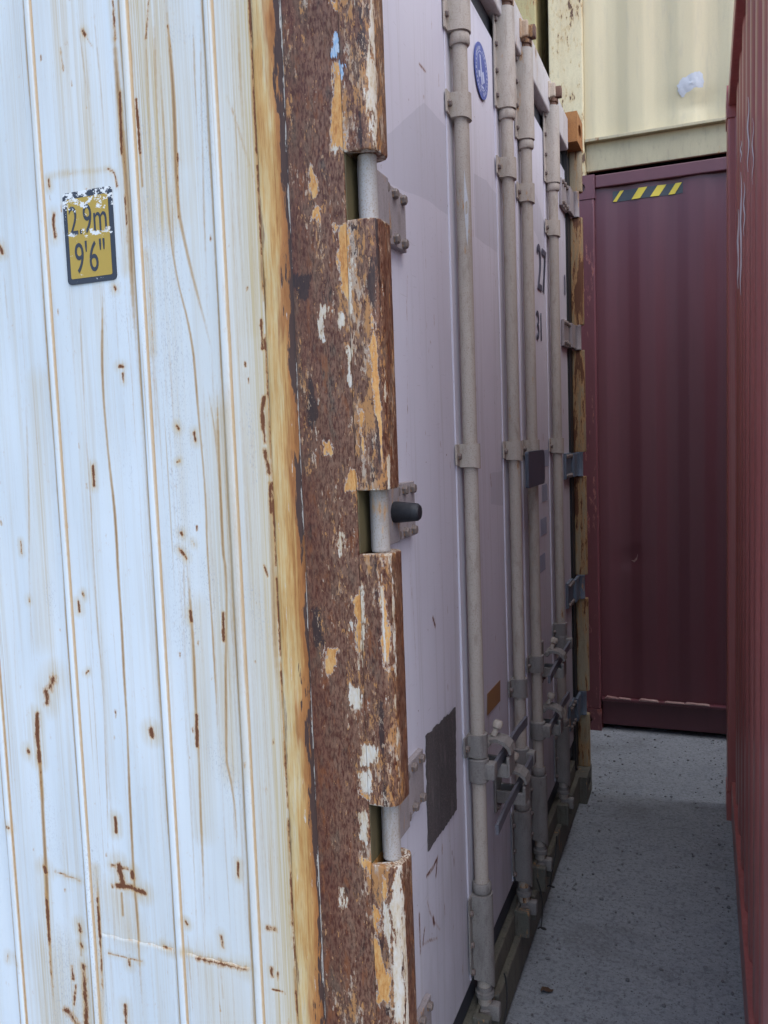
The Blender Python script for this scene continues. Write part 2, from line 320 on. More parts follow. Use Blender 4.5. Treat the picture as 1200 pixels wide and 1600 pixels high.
# ------------------------------------------------------------------ mesh helpers
class MB:
    """collects shapes, then links them as one mesh object"""
    def __init__(s): s.v = []; s.f = []
    def add(s, v, f):
        o = len(s.v); s.v += [tuple(map(float, p)) for p in v]; s.f += [tuple(i+o for i in q) for q in f]; return s
    def box(s, x0, x1, y0, y1, z0, z1, bev=0.0):
        if bev <= 0:
            v = [(x, y, z) for x in (x0, x1) for y in (y0, y1) for z in (z0, z1)]
            return s.add(v, [(0,1,3,2),(4,6,7,5),(0,4,5,1),(2,3,7,6),(0,2,6,4),(1,5,7,3)])
        b = bmesh.new(); bmesh.ops.create_cube(b, size=1)
        for w in b.verts: w.co = Vector(((x0+x1)/2+w.co.x*(x1-x0), (y0+y1)/2+w.co.y*(y1-y0), (z0+z1)/2+w.co.z*(z1-z0)))
        bmesh.ops.bevel(b, geom=b.edges[:], offset=bev, segments=2, affect='EDGES', profile=.5)
        b.verts.ensure_lookup_table(); b.verts.index_update()
        s.add([w.co[:] for w in b.verts], [[w.index for w in q.verts] for q in b.faces]); b.free(); return s
    def lathe(s, p, axis, prof, n=16, cap=True):
        """prof: list of (distance along axis, radius)"""
        a = Vector(axis).normalized(); q = a.orthogonal().normalized(); w = a.cross(q); p = Vector(p)
        v = []
        for t, r in prof:
            for i in range(n):
                an = 2*math.pi*i/n; v.append(p + a*t + (q*math.cos(an) + w*math.sin(an))*r)
        f = [(k*n+i, k*n+(i+1) % n, (k+1)*n+(i+1) % n, (k+1)*n+i) for k in range(len(prof)-1) for i in range(n)]
        if cap: f += [tuple(reversed(range(n))), tuple(range((len(prof)-1)*n, len(prof)*n))]
        return s.add(v, f)
    def cyl(s, p, axis, L, r, n=16, bev=0.0, r2=None):
        r2 = r if r2 is None else r2
        if bev > 0: return s.lathe(p, axis, [(0, r-bev), (bev, r), (L-bev, r2), (L, r2-bev)], n)
        return s.lathe(p, axis, [(0, r), (L, r2)], n)
    def prism(s, poly, axis, a, b):
        """2D polygon extruded along a world axis; poly in the other two axes, in x,y,z order"""
        def P(u, w, t): return ((t, u, w), (u, t, w), (u, w, t))['xyz'.index(axis)]
        n = len(poly); v = [P(u, w, a) for u, w in poly] + [P(u, w, b) for u, w in poly]
        return s.add(v, [(i, (i+1) % n, n+(i+1) % n, n+i) for i in range(n)] + [tuple(reversed(range(n))), tuple(range(n, 2*n))])
    def tube(s, pts, r, n=8):
        P = [Vector(p) for p in pts]; v = []
        for i, p in enumerate(P):
            d = (P[min(i+1, len(P)-1)] - P[max(i-1, 0)]).normalized(); q = d.cross(Vector((.31, .9, .17))).normalized(); w = d.cross(q)
            for k in range(n):
                an = 2*math.pi*k/n; v.append(p + (q*math.cos(an) + w*math.sin(an))*r)
        f = [(i*n+k, i*n+(k+1) % n, (i+1)*n+(k+1) % n, (i+1)*n+k) for i in range(len(P)-1) for k in range(n)]
        f += [tuple(reversed(range(n))), tuple(range((len(P)-1)*n, len(P)*n))]
        return s.add(v, f)
    def build(s, name, mat, parent=None, smooth=False, label=None):
        me = bpy.data.meshes.new(name); me.from_pydata(s.v, [], s.f); me.update()
        b = bmesh.new(); b.from_mesh(me); bmesh.ops.recalc_face_normals(b, faces=b.faces[:]); b.to_mesh(me); b.free()
        return link(name, me, mat, parent, smooth, label)

def link(name, me, mat, parent=None, smooth=False, label=None):
    me.materials.append(M[mat] if isinstance(mat, str) else mat)
    o = bpy.data.objects.new(name, me); COL.objects.link(o)
    if parent is not None: o.parent = parent
    if smooth:
        me.polygons.foreach_set('use_smooth', [True]*len(me.polygons))
        try: me.set_sharp_from_angle(angle=R(38))
        except Exception: pass
    if label: o['label'] = label
    return o
def copy_part(o, parent, name=None, loc=None, mat=None):
    c = o.copy(); c.name = name or o.name.split('.')[0]; COL.objects.link(c); c.parent = parent
    if loc is not None: c.location = loc
    if mat: c.data = o.data.copy(); c.data.materials.clear(); c.data.materials.append(M[mat])
    return c
def thing(name, label, cat, loc=(0,0,0), rz=0, group=None):
    o = bpy.data.objects.new(name, None); COL.objects.link(o); o.location = loc; o.rotation_euler = (0, 0, rz)
    o.empty_display_size = .2; o['label'] = label; o['category'] = cat
    if group: o['group'] = group
    return o
def tag(o, label, cat, group=None):
    o['label'] = label; o['category'] = cat
    if group: o['group'] = group
    return o
def grid_mesh(name, P, closed_u=False):
    """P: (nv, nu, 3) array of points"""
    nv, nu = P.shape[:2]; me = bpy.data.meshes.new(name)
    me.vertices.add(nv*nu); me.vertices.foreach_set('co', P.astype(np.float32).ravel())
    i = np.arange(nv*nu).reshape(nv, nu)
    q = np.stack([i[:-1, :-1], i[:-1, 1:], i[1:, 1:], i[1:, :-1]], -1).reshape(-1, 4)
    n = len(q); me.loops.add(n*4); me.loops.foreach_set('vertex_index', q.ravel().astype(np.int32))
    me.polygons.add(n); me.polygons.foreach_set('loop_start', (np.arange(n)*4).astype(np.int32))
    me.update(calc_edges=True); me.validate(); return me
def put_attr(me, rgba):
    a = me.attributes.new('wear', 'FLOAT_COLOR', 'POINT'); a.data.foreach_set('color', rgba.astype(np.float32).ravel())

# rasters of wear, in metres on their own surface
class Wear:
    def __init__(s, u0, u1, v0, v1, du, dv):
        s.u0, s.v0, s.du, s.dv = u0, v0, du, dv
        s.u = np.arange(u0, u1+du/2, du); s.v = np.arange(v0, v1+dv/2, dv)
        s.a = np.zeros((len(s.v), len(s.u), 4), np.float32)
    def line(s, ch, pts, w, st, soft=True):
        w = w*.001
        for (x0, z0), (x1, z1) in zip(pts[:-1], pts[1:]):
            i0 = np.searchsorted(s.u, min(x0, x1)-w); i1 = np.searchsorted(s.u, max(x0, x1)+w)
            j0 = np.searchsorted(s.v, min(z0, z1)-w); j1 = np.searchsorted(s.v, max(z0, z1)+w)
            if i1 <= i0 or j1 <= j0: continue
            U, V = np.meshgrid(s.u[i0:i1], s.v[j0:j1]); dx, dz = x1-x0, z1-z0; L = dx*dx+dz*dz+1e-9
            t = np.clip(((U-x0)*dx+(V-z0)*dz)/L, 0, 1); d = np.hypot(U-x0-t*dx, V-z0-t*dz)
            s.a[j0:j1, i0:i1, ch] = np.maximum(s.a[j0:j1, i0:i1, ch], np.clip(1-d/w, 0, 1)*st)
    def drip(s, ch, pts, w, st, brk=0.0):
        """a run of dirty water: wandering, thinning out at both ends, broken where brk > 0"""
        P = np.array(pts, float)
        for _ in range(2):
            if len(P) > 2: Q = np.empty((2*len(P)-2, 2)); Q[0::2] = P[:-1]*.75+P[1:]*.25; Q[1::2] = P[:-1]*.25+P[1:]*.75; P = np.vstack([P[:1], Q, P[-1:]])
        d = np.concatenate([[0], np.cumsum(np.hypot(*np.diff(P, axis=0).T))]); n = max(2, int(d[-1]/.02)); t = np.linspace(0, d[-1], n+1)
        X = np.interp(t, d, P[:, 0]); Z = np.interp(t, d, P[:, 1]); a, b, c = rng.uniform(0, 6.3, 3)
        if d[-1] > .06: X = X+.0008*np.sin(t*9+a)+.0004*np.sin(t*31+b)
        k = .82+.18*np.sin(t*6+c)*np.sin(t*17+a)
        if brk: k = k*np.clip(1-brk+brk*1.6*(np.sin(t*45+b)*.5+np.sin(t*23+a)*.5+.25), .15, 1.1)
        if d[-1] > .06: k = k*np.clip(.3+t/.12, 0, 1)*np.clip(.2+(t[-1]-t)/.3, 0, 1)
        for i in range(n): s.line(ch, [(X[i], Z[i]), (X[i+1], Z[i+1])], w*(.75+.35*k[i]), min(1.25, st*k[i]))
    def poly(s, ch, pts, blur=.006, st=1.0):
        """soft inside/outside field: .5 on the outline"""
        P = np.array(pts); lo, hi = P.min(0)-blur*2, P.max(0)+blur*2
        i0, i1 = np.searchsorted(s.u, [lo[0], hi[0]]); j0, j1 = np.searchsorted(s.v, [lo[1], hi[1]])
        if i1 <= i0 or j1 <= j0: return
        U, V = np.meshgrid(s.u[i0:i1], s.v[j0:j1]); ins = np.zeros(U.shape, bool); dist = np.full(U.shape, 9.0)
        for (x0, z0), (x1, z1) in zip(pts, pts[1:]+pts[:1]):
            c = ((z0 > V) != (z1 > V)) & (U < (x1-x0)*(V-z0)/((z1-z0) if abs(z1-z0) > 1e-9 else 1e-9)+x0); ins ^= c
            dx, dz = x1-x0, z1-z0; t = np.clip(((U-x0)*dx+(V-z0)*dz)/(dx*dx+dz*dz+1e-9), 0, 1)
            dist = np.minimum(dist, np.hypot(U-x0-t*dx, V-z0-t*dz))
        f = np.clip(.5+np.where(ins, dist, -dist)/(2*blur), 0, 1)*st
        s.a[j0:j1, i0:i1, ch] = np.maximum(s.a[j0:j1, i0:i1, ch], f)
    def at(s, U, V):
        x = np.clip((U-s.u0)/s.du, 0, len(s.u)-1.001); y = np.clip((V-s.v0)/s.dv, 0, len(s.v)-1.001)
        i = x.astype(int); j = y.astype(int); fx = (x-i)[..., None]; fy = (y-j)[..., None]; a = s.a
        r = (a[j, i]*(1-fx)+a[j, i+1]*fx)*(1-fy)+(a[j+1, i]*(1-fx)+a[j+1, i+1]*fx)*fy
        out = (U < s.u[0]) | (U > s.u[-1]) | (V < s.v[0]) | (V > s.v[-1]); r[out] = 0; return r

def casting(name, mat, parent, x0, x1, y0, y1, z0, z1):
    """ISO corner casting: a block with an oval pocket in each outer face"""
    mb = MB(); lo = Vector((x0, y0, z0)); hi = Vector((x1, y1, z1)); n = 24
    for ax in range(3):
        u, w = [k for k in range(3) if k != ax]
        for side in (lo, hi):
            inn = 1 if side is lo else -1; cu, cw = (lo[u]+hi[u])/2, (lo[w]+hi[w])/2; hu, hw = (hi[u]-lo[u])/2, (hi[w]-lo[w])/2
            ov = (.042, .028) if hu >= hw else (.028, .042)
            v = []
            sq = []
            for i in range(n):
                k, f_ = divmod(i, n//4); f_ = 2*f_/(n//4)-1
                sq.append(((f_, -1), (1, f_), (-f_, 1), (-1, -f_))[k])
            for rad in range(3):
                for c, s_ in sq:
                    p = [0, 0, 0]; q = math.hypot(c, s_)
                    if rad == 0: p[u], p[w], p[ax] = cu+hu*c, cw+hw*s_, side[ax]
                    else: p[u], p[w], p[ax] = cu+ov[0]*c/q, cw+ov[1]*s_/q, side[ax]+(inn*.028 if rad == 2 else 0)
                    v.append(p)
            mb.add(v, [(k*n+i, k*n+(i+1) % n, (k+1)*n+(i+1) % n, (k+1)*n+i) for k in range(2) for i in range(n)]+[tuple(range(2*n, 3*n))])
    return mb.build(name, mat, parent)

def text_part(txt, size, name, mat, parent, fn, thick=.0015, sx=1.0, bold=0.0):
    """flat lettering; fn maps (u, v, w) of the glyph plane to world"""
    cu = bpy.data.curves.new('txt', 'FONT'); cu.body = txt; cu.size = size; cu.extrude = thick/2; cu.offset = bold; cu.resolution_u = 4
    cu.align_x = 'CENTER'; cu.align_y = 'CENTER'
    ob = bpy.data.objects.new('txt', cu); COL.objects.link(ob)
    dg = bpy.context.evaluated_depsgraph_get(); me = bpy.data.meshes.new_from_object(ob.evaluated_get(dg))
    bpy.data.objects.remove(ob); bpy.data.curves.remove(cu)
    for v in me.vertices: v.co = Vector(fn(v.co.x*sx, v.co.y, v.co.z+thick/2))
    me.name = name; me.materials.clear()
    b = bmesh.new(); b.from_mesh(me); bmesh.ops.recalc_face_normals(b, faces=b.faces[:]); b.to_mesh(me); b.free()
    return link(name, me, mat, parent)

# ------------------------------------------------------------------ where wear sits on each surface, in metres
DRIPS =[
    ([(-.528,2.395),(-.524,2.273),(-.52,2.126)],4,0.7),
    ([(-.545,1.902),(-.562,1.724),(-.558,1.613),(-.549,1.479),(-.55,1.342),(-.551,1.204),(-.554,1.03),(-.559,.887),(-.559,.765),(-.557,.667),(-.56,.466)],5,0.9),
    ([(-.567,2.403),(-.558,2.32),(-.549,2.173),(-.545,2.114)],4,0.55),
    ([(-.597,1.907),(-.605,1.727),(-.605,1.502),(-.609,1.294),(-.602,1.13),(-.624,.721)],4,0.5),
    ([(-.484,2.386),(-.484,2.184),(-.477,2.058),(-.48,1.891),(-.478,1.719)],9,0.9),
    ([(-.452,2.379),(-.45,2.272),(-.447,2.163)],6,0.7),
    ([(-.417,2.371),(-.422,2.213),(-.422,2.051)],4,0.6),
    ([(-.375,2.362),(-.369,2.164),(-.374,2.023),(-.363,1.961),(-.341,1.856),(-.319,1.76)],6,1),
    ([(-.393,2.261),(-.393,2.047),(-.388,1.915),(-.359,1.802),(-.357,1.69),(-.35,1.543),(-.352,1.37),(-.348,1.194),(-.353,1.014)],4,0.75),
    ([(-.444,1.95),(-.442,1.773)],5,0.8),
    ([(-.265,2.185),(-.246,2.13),(-.225,2.063),(-.21,2.006)],7,1),
    ([(-.228,2.169),(-.23,2.066)],5,0.8),
    ([(-.313,1.71),(-.321,1.415),(-.314,1.379),(-.325,1.24),(-.336,1.016),(-.328,1.009),(-.32,.933),(-.324,.827)],5,0.85),
    ([(-.335,1.711),(-.319,1.599),(-.324,1.428)],4,0.7),
    ([(-.31,1.371),(-.308,1.208),(-.302,1.126)],6,0.7),
    ([(-.396,1.404),(-.392,1.298),(-.395,1.1),(-.395,1.055),(-.399,.885),(-.402,.658)],5,0.8),
    ([(-.745,1.735),(-.751,1.549),(-.77,1.295),(-.781,1.098)],4,0.5),
    ([(-.81,1.358),(-.835,.959)],3,0.35),
    ([(-.776,1.083),(-.776,.972),(-.777,.892),(-.781,.754),(-.784,.573),(-.786,.413)],7,1),
    ([(-.651,.775),(-.65,.649),(-.657,.444)],5,0.9),
    ([(-.497,1.066),(-.493,1.035),(-.492,.992)],5,0.9),
    ([(-.693,1.61),(-.702,1.468)],4,0.5),
    ([(-.662,1.609),(-.67,1.43)],4,0.5),
    ([(-.61,.736),(-.616,.669),(-.619,.588)],5,0.8),
    ([(-.592,.733),(-.592,.687)],5,0.7),
    ([(-.553,.74),(-.558,.601),(-.558,.467)],5,0.7),
    ([(-.572,.736),(-.573,.664)],4,0.5),
    ([(-.4,.62),(-.399,.556)],5,0.5),
    ([(-.372,.619),(-.369,.563)],4,0.4),
    ([(-.217,1.596),(-.221,1.43),(-.222,1.26),(-.22,1.029)],9,0.7),
    ([(-.184,2.321),(-.194,2.019)],4,0.3),
    ([(-.267,.928),(-.249,.882),(-.226,.838)],4,0.8),
    ([(-.206,2.326),(-.215,2.074),(-.219,1.918)],8,0.9),
    ([(-.237,2.333),(-.236,2.129),(-.237,2.004)],5,0.6),
    ([(-.638,2.419),(-.644,2.286)],3,0.3),
    ([(-.589,2.408),(-.594,2.187),(-.599,2.098)],3,0.3),
    ([(-.323,2.351),(-.327,2.165),(-.332,2.006)],4,0.5),
    ([(-.308,2.348),(-.32,2.037),(-.327,1.755)],4,0.45),
    ([(-.399,2.367),(-.403,2.199),(-.404,2.015)],5,0.6),
    ([(-.381,2.099),(-.389,1.937),(-.377,1.758)],4,0.5),
]
RUST =[
    ([(-.481,2.229),(-.485,2.126)],4,1),
    ([(-.48,2.158),(-.483,2.026),(-.488,1.925)],5,1),
    ([(-.447,2.212),(-.445,2.119)],4,1),
    ([(-.444,1.95),(-.44,1.887),(-.442,1.773)],3,0.8),
    ([(-.419,2.308),(-.409,2.37)],3,0.7),
    ([(-.484,2.386),(-.483,2.321)],4,0.7),
    ([(-.374,2.32),(-.369,2.277)],2,0.7),
    ([(-.368,2.108),(-.373,2.001)],3,0.7),
    ([(-.265,2.185),(-.24,2.114),(-.21,2.006)],3,0.75),
    ([(-.653,2.108),(-.63,2.111),(-.579,2.108),(-.543,2.105),(-.517,2.105)],3,0.78),
    ([(-.517,2.105),(-.504,2.095),(-.499,2.072)],3,0.85),
    ([(-.652,2.105),(-.651,2.091)],4,0.9),
    ([(-.645,2.041),(-.648,2.024),(-.645,1.998)],5,0.75),
    ([(-.484,2.048),(-.483,2.003)],3,0.8),
    ([(-.553,2.348),(-.549,2.34)],5,0.9),
    ([(-.545,2.334),(-.535,2.318)],2,0.5),
    ([(-.604,2.327),(-.601,2.289)],3,0.6),
    ([(-.518,1.897),(-.516,1.892)],4,0.9),
    ([(-.519,1.754),(-.511,1.753)],4,0.9),
    ([(-.512,1.739),(-.511,1.725)],3,0.8),
    ([(-.594,1.573),(-.594,1.535)],4,0.95),
    ([(-.782,1.429),(-.781,1.404)],3,0.8),
    ([(-.771,1.314),(-.77,1.308)],4,0.8),
    ([(-.405,1.448),(-.403,1.444)],4,0.9),
    ([(-.411,1.418),(-.397,1.402)],4,0.85),
    ([(-.366,1.628),(-.364,1.611)],4,0.8),
    ([(-.402,1.641),(-.398,1.635)],4,0.8),
    ([(-.406,1.576),(-.4,1.578)],3,0.8),
    ([(-.383,1.433),(-.379,1.426)],3,0.7),
    ([(-.395,1.304),(-.394,1.286)],5,1),
    ([(-.394,1.109),(-.397,1.051)],5,1),
    ([(-.326,1.303),(-.328,1.254)],5,1),
    ([(-.392,1.286),(-.395,1.118)],2,0.55),
    ([(-.65,1.312),(-.649,1.293)],4,0.9),
    ([(-.638,1.328),(-.636,1.323)],4,0.8),
    ([(-.644,1.17),(-.638,1.176)],3,0.8),
    ([(-.722,1.158),(-.735,1.135)],12,0.72),
    ([(-.746,1.127),(-.745,1.104)],10,0.72),
    ([(-.773,1.079),(-.777,1.032),(-.776,.979)],7,1),
    ([(-.776,.979),(-.776,.905)],3,0.6),
    ([(-.804,1.0),(-.803,.995)],6,0.9),
    ([(-.871,.831),(-.868,.829)],5,0.9),
    ([(-.498,1.072),(-.496,1.06)],7,1),
    ([(-.596,.886),(-.596,.857)],5,1),
    ([(-.611,.787),(-.573,.785)],5,0.8),
    ([(-.595,.788),(-.587,.754)],9,0.95),
    ([(-.564,.781),(-.562,.768)],6,1),
    ([(-.6,.747),(-.568,.748),(-.538,.742)],8,1),
    ([(-.614,.746),(-.613,.741)],4,0.8),
    ([(-.783,.755),(-.78,.746)],7,1),
    ([(-.757,.75),(-.694,.741)],3,0.62),
    ([(-.782,.746),(-.785,.624),(-.787,.526),(-.786,.413)],5,0.95),
    ([(-.705,.646),(-.703,.633)],6,0.9),
    ([(-.704,.605),(-.701,.599)],5,0.9),
    ([(-.731,.551),(-.73,.524)],5,0.8),
    ([(-.725,.511),(-.732,.468)],4,0.8),
    ([(-.701,.558),(-.703,.433)],9,0.82),
    ([(-.751,.45),(-.728,.427)],14,0.72),
    ([(-.651,.775),(-.653,.689),(-.654,.581),(-.659,.443)],4,0.95),
    ([(-.601,.498),(-.601,.46)],6,0.8),
    ([(-.645,.64),(-.561,.64),(-.49,.639)],2,0.5),
    ([(-.499,.641),(-.483,.637)],5,0.9),
    ([(-.454,.639),(-.406,.638),(-.305,.637)],4,0.95),
    ([(-.421,.632),(-.316,.632)],8,0.62),
    ([(-.633,.601),(-.553,.599)],3,0.62),
    ([(-.584,.598),(-.583,.585)],5,0.8),
    ([(-.322,.837),(-.323,.81)],4,0.9),
    ([(-.445,.701),(-.441,.695)],4,0.9),
    ([(-.368,.687),(-.365,.665)],5,0.7),
    ([(-.267,.722),(-.251,.722)],7,0.7),
    ([(-.263,.646),(-.262,.63)],5,0.9),
    ([(-.25,.639),(-.251,.626)],4,0.7),
    ([(-.264,.605),(-.237,.602)],2.5,0.9),
    ([(-.221,1.681),(-.227,1.662),(-.225,1.629)],6,1),
    ([(-.225,1.629),(-.224,1.607)],5,0.8),
    ([(-.225,1.59),(-.218,1.552)],7,0.8),
    ([(-.218,1.535),(-.219,1.485)],5,0.8),
    ([(-.236,1.39),(-.231,1.373)],3,0.9),
    ([(-.194,1.139),(-.194,1.124)],5,0.8),
    ([(-.176,2.25),(-.178,2.235)],3,0.7),
    ([(-.22,1.812),(-.22,1.764)],4,0.9),
    ([(-.215,1.78),(-.214,1.763)],4,0.9),
    ([(-.901,.545),(-.904,.53)],4,0.6),
    ([(-.88,.542),(-.876,.529)],4,0.6),
    ([(-.78,1.998),(-.776,1.986)],5,0.9),
    ([(-.199,2.184),(-.202,2.123),(-.205,1.99),(-.207,1.896),(-.206,1.832)],4,0.8),
    ([(-.202,2.325),(-.203,2.235)],6,0.8),
    ([(-.196,1.746),(-.199,1.595),(-.204,1.43),(-.205,1.261),(-.207,1.088)],3,0.75),
    ([(-.224,.826),(-.216,.755),(-.215,.646)],7,0.9),
]
TAN =[
    ([(-.432,2.374),(-.421,2.159),(-.411,2.016)],45,0.75),
    ([(-.386,2.365),(-.385,2.099)],30,0.6),
    ([(-.219,2.329),(-.224,2.023),(-.231,1.792)],32,1),
    ([(-.221,1.748),(-.217,1.485),(-.216,1.146),(-.221,.669)],32,0.85),
    ([(-.71,1.733),(-.746,1.231)],25,0.35),
    ([(-.309,1.654),(-.317,1.371),(-.321,1.017)],30,0.55),
    ([(-.377,1.311),(-.393,.886)],22,0.45),
    ([(-.608,.724),(-.583,.649)],35,0.6),
    ([(-.775,.556),(-.771,.417)],60,0.6),
    ([(-.394,.608),(-.372,.511)],50,0.45),
    ([(-.589,2.408),(-.556,2.125)],60,0.3),
    ([(-.706,2.433),(-.723,2.092)],40,0.2),
]
SCUFF =[
    ([(-.403,2.124),(-.402,1.916),(-.399,1.601),(-.409,1.25)],35,0.9),
    ([(-.351,1.393),(-.344,1.3)],20,1),
    ([(-.427,2.16),(-.446,1.717)],25,0.7),
    ([(-.664,.807),(-.662,.442)],25,0.9),
    ([(-.756,.588),(-.745,.423)],50,1),
    ([(-.722,1.335),(-.711,1.284)],16,0.9),
    ([(-.684,.858),(-.646,.837)],20,0.5),
    ([(-.353,1.038),(-.311,.958)],30,0.9),
    ([(-.263,1.338),(-.241,1.27)],22,1),
    ([(-.251,1.663),(-.247,1.541)],12,0.9),
    ([(-.582,.662),(-.554,.521)],30,0.5),
    ([(-.532,1.919),(-.495,1.812)],35,0.5),
    ([(-.402,2.326),(-.327,2.29)],25,0.5),
    ([(-.784,.925),(-.746,.795)],35,0.6),
    ([(-.571,1.666),(-.501,1.533)],40,0.35),
    ([(-.307,2.203),(-.305,2.034)],20,0.7),
]
OCHRE =[
    [(-.066,2.2),(-.054,2.196),(-.051,2.156),(-.048,2.112),(-.047,2.065),(-.073,2.069),(-.075,2.121),(-.069,2.159)],
    [(-.069,2.295),(-.052,2.292),(-.053,2.273),(-.062,2.272)],
    [(-.116,2.051),(-.109,2.037),(-.103,2.006),(-.111,1.999),(-.117,2.021)],
    [(-.114,1.985),(-.1,1.98),(-.104,1.958),(-.118,1.965)],
    [(-.076,1.953),(-.049,1.949),(-.049,1.899),(-.053,1.833),(-.062,1.824),(-.069,1.85),(-.072,1.901)],
    [(-.073,1.552),(-.056,1.554),(-.046,1.528),(-.058,1.52),(-.078,1.521)],
    [(-.045,1.658),(-.031,1.655),(-.036,1.616),(-.032,1.577),(-.043,1.585)],
    [(-.018,1.807),(-.009,1.804),(-.009,1.743),(-.007,1.641),(-.015,1.641),(-.019,1.744)],
    [(-.112,1.606),(-.097,1.605),(-.096,1.579),(-.11,1.579)],
    [(-.071,1.34),(-.056,1.359),(-.053,1.319),(-.056,1.251),(-.063,1.248),(-.067,1.302)],
    [(-.014,1.411),(-.007,1.406),(-.011,1.379),(-.003,1.289),(-.004,1.219),(-.015,1.215),(-.016,1.353)],
    [(-.073,1.004),(-.056,1.003),(-.044,.994),(-.062,.991)],
    [(-.05,.805),(-.037,.801),(-.042,.751),(-.038,.708),(-.021,.683),(-.024,.635),(-.05,.627),(-.053,.691)],
    [(-.075,.887),(-.05,.879),(-.056,.844),(-.064,.866)],
    [(-.031,.877),(-.023,.872),(-.026,.809),(-.032,.825)],
    [(-.122,1.255),(-.101,1.254),(-.112,1.208),(-.121,1.211)],
]
PALE =[
    [(-.11,1.831),(-.096,1.824),(-.09,1.819),(-.103,1.794),(-.099,1.763),(-.113,1.771)],
    [(-.062,1.757),(-.049,1.751),(-.055,1.721),(-.056,1.687),(-.065,1.706)],
    [(-.051,1.357),(-.043,1.346),(-.047,1.298),(-.053,1.221),(-.062,1.215)],
    [(-.075,1.313),(-.068,1.313),(-.067,1.286),(-.076,1.285)],
    [(-.064,1.09),(-.029,1.09),(-.033,1.057),(-.071,1.049)],
    [(-.072,1.038),(-.048,1.044),(-.042,1.008),(-.059,1.0)],
    [(-.013,.857),(.004,.888),(.003,.774),(-.002,.6),(-.021,.595),(-.017,.741)],
    [(-.028,.811),(-.016,.822),(-.022,.726),(-.03,.725)],
    [(-.051,1.899),(-.044,1.898),(-.049,1.802),(-.054,1.81)],
    [(-.079,1.813),(-.062,1.816),(-.061,1.783),(-.077,1.789)],
    [(-.073,2.072),(-.057,2.069),(-.06,2.063),(-.074,2.067)],
    [(-.117,.828),(-.108,.829),(-.107,.786),(-.116,.787)],
    [(-.075,.967),(-.057,.975),(-.059,.915),(-.074,.921)],
    [(-.089,1.453),(-.082,1.45),(-.086,1.405),(-.091,1.41)],
    [(-.005,2.248),(.003,2.244),(.001,2.065),(-.007,2.066)],
    [(-.086,1.199),(-.06,1.187),(-.064,1.151),(-.085,1.157)],
]
BLUE =[
    [(-.059,2.245),(-.054,2.22),(-.063,2.207),(-.071,2.211)],
    [(-.056,2.201),(-.043,2.193),(-.048,2.17),(-.056,2.177)],
]
DARKP =[
    [(-.019,2.284),(-.006,2.267),(-.006,2.191),(-.016,2.193)],
    [(-.045,1.948),(-.029,1.946),(-.036,1.897),(-.044,1.898)],
    [(-.017,1.895),(-.007,1.894),(-.009,1.809),(-.017,1.812)],
    [(-.009,1.743),(-.004,1.733),(-.005,1.527),(-.015,1.527)],
    [(-.146,1.332),(-.128,1.321),(-.122,1.261),(-.147,1.248)],
    [(-.045,.759),(-.03,.751),(-.034,.721),(-.046,.718)],
    [(-.018,.686),(-.004,.692),(-.005,.672),(-.015,.669)],
    [(-.139,1.71),(-.128,1.704),(-.119,1.646),(-.141,1.62)],
    [(-.163,1.885),(-.123,1.876),(-.13,1.84),(-.148,1.832)],
    [(-.032,.628),(-.01,.63),(-.014,.62),(-.032,.613)],
]
DOOR_RUST =[
    ([(.421,2.361),(.462,2.362)],5,1),
    ([(.44,2.305),(.448,2.305)],4,0.9),
    ([(.303,1.92),(.293,1.864)],4,0.5),
    ([(.293,1.864),(.28,1.66),(.263,1.56),(.262,1.36),(.277,1.203),(.272,.994)],2.2,0.62),
    ([(.433,1.807),(.436,1.802)],4,0.8),
    ([(.42,1.979),(.421,1.953)],3,0.6),
    ([(.636,1.652),(.644,1.625)],7,0.95),
    ([(.484,1.594),(.487,1.58)],3,0.7),
    ([(.396,1.223),(.412,1.201)],6,1),
    ([(.375,.703),(.344,.696),(.3,.699)],5,1),
    ([(.37,.694),(.36,.667)],5,1),
    ([(.299,.647),(.312,.616),(.337,.581),(.38,.534)],3.5,0.8),
    ([(.334,.59),(.34,.571)],7,1),
    ([(.248,.647),(.248,.602),(.248,.563)],5,0.85),
    ([(.278,.599),(.264,.571)],5,0.85),
    ([(.264,.571),(.313,.552),(.361,.527)],3.5,0.9),
    ([(.415,.575),(.417,.546)],4,0.7),
    ([(.482,.488),(.476,.477)],3,0.7),
    ([(.545,1.579),(.549,1.521)],2,0.4),
    ([(.932,1.502),(.943,1.466)],5,0.7),
    ([(.89,1.367),(.893,1.324)],3,0.5),
    ([(.789,1.67),(.792,1.638)],3,0.5),
    ([(.893,1.739),(.894,1.672)],3,0.5),
]
GHOST=[
    [(.445,2.294),(.521,2.295),(.643,2.297),(.663,2.243),(.623,2.103),(.446,2.099),(.296,2.079),(.145,2.065),(.151,2.121),(.262,2.184)],
    [(.836,2.262),(.969,2.278),(1.115,2.269),(1.099,2.112),(.836,2.105)],
    [(.932,1.502),(1.117,1.502),(1.106,1.4),(.931,1.419)],
]

# ------------------------------------------------------------------ ground
g = MB(); n = 24; xs = np.linspace(-60, 60, n+1)
P = np.array([[(x, y, 0.0) for x in xs] for y in xs]); gm = grid_mesh('ground', P); go = link('ground', gm, 'ground'); go['kind'] = 'structure'

# ------------------------------------------------------------------ white reefer container
W, H, L = 2.438, 2.896, 6.058
HZ = [2.56, 2.008, 1.468, .931, .41]          # hinge heights
ROD_Y = [.635, 1.115, 1.38, 1.865]
reefer = thing('reefer_container', 'white refrigerated container with rusty peeling corner post and closed lilac-white doors', 'container')

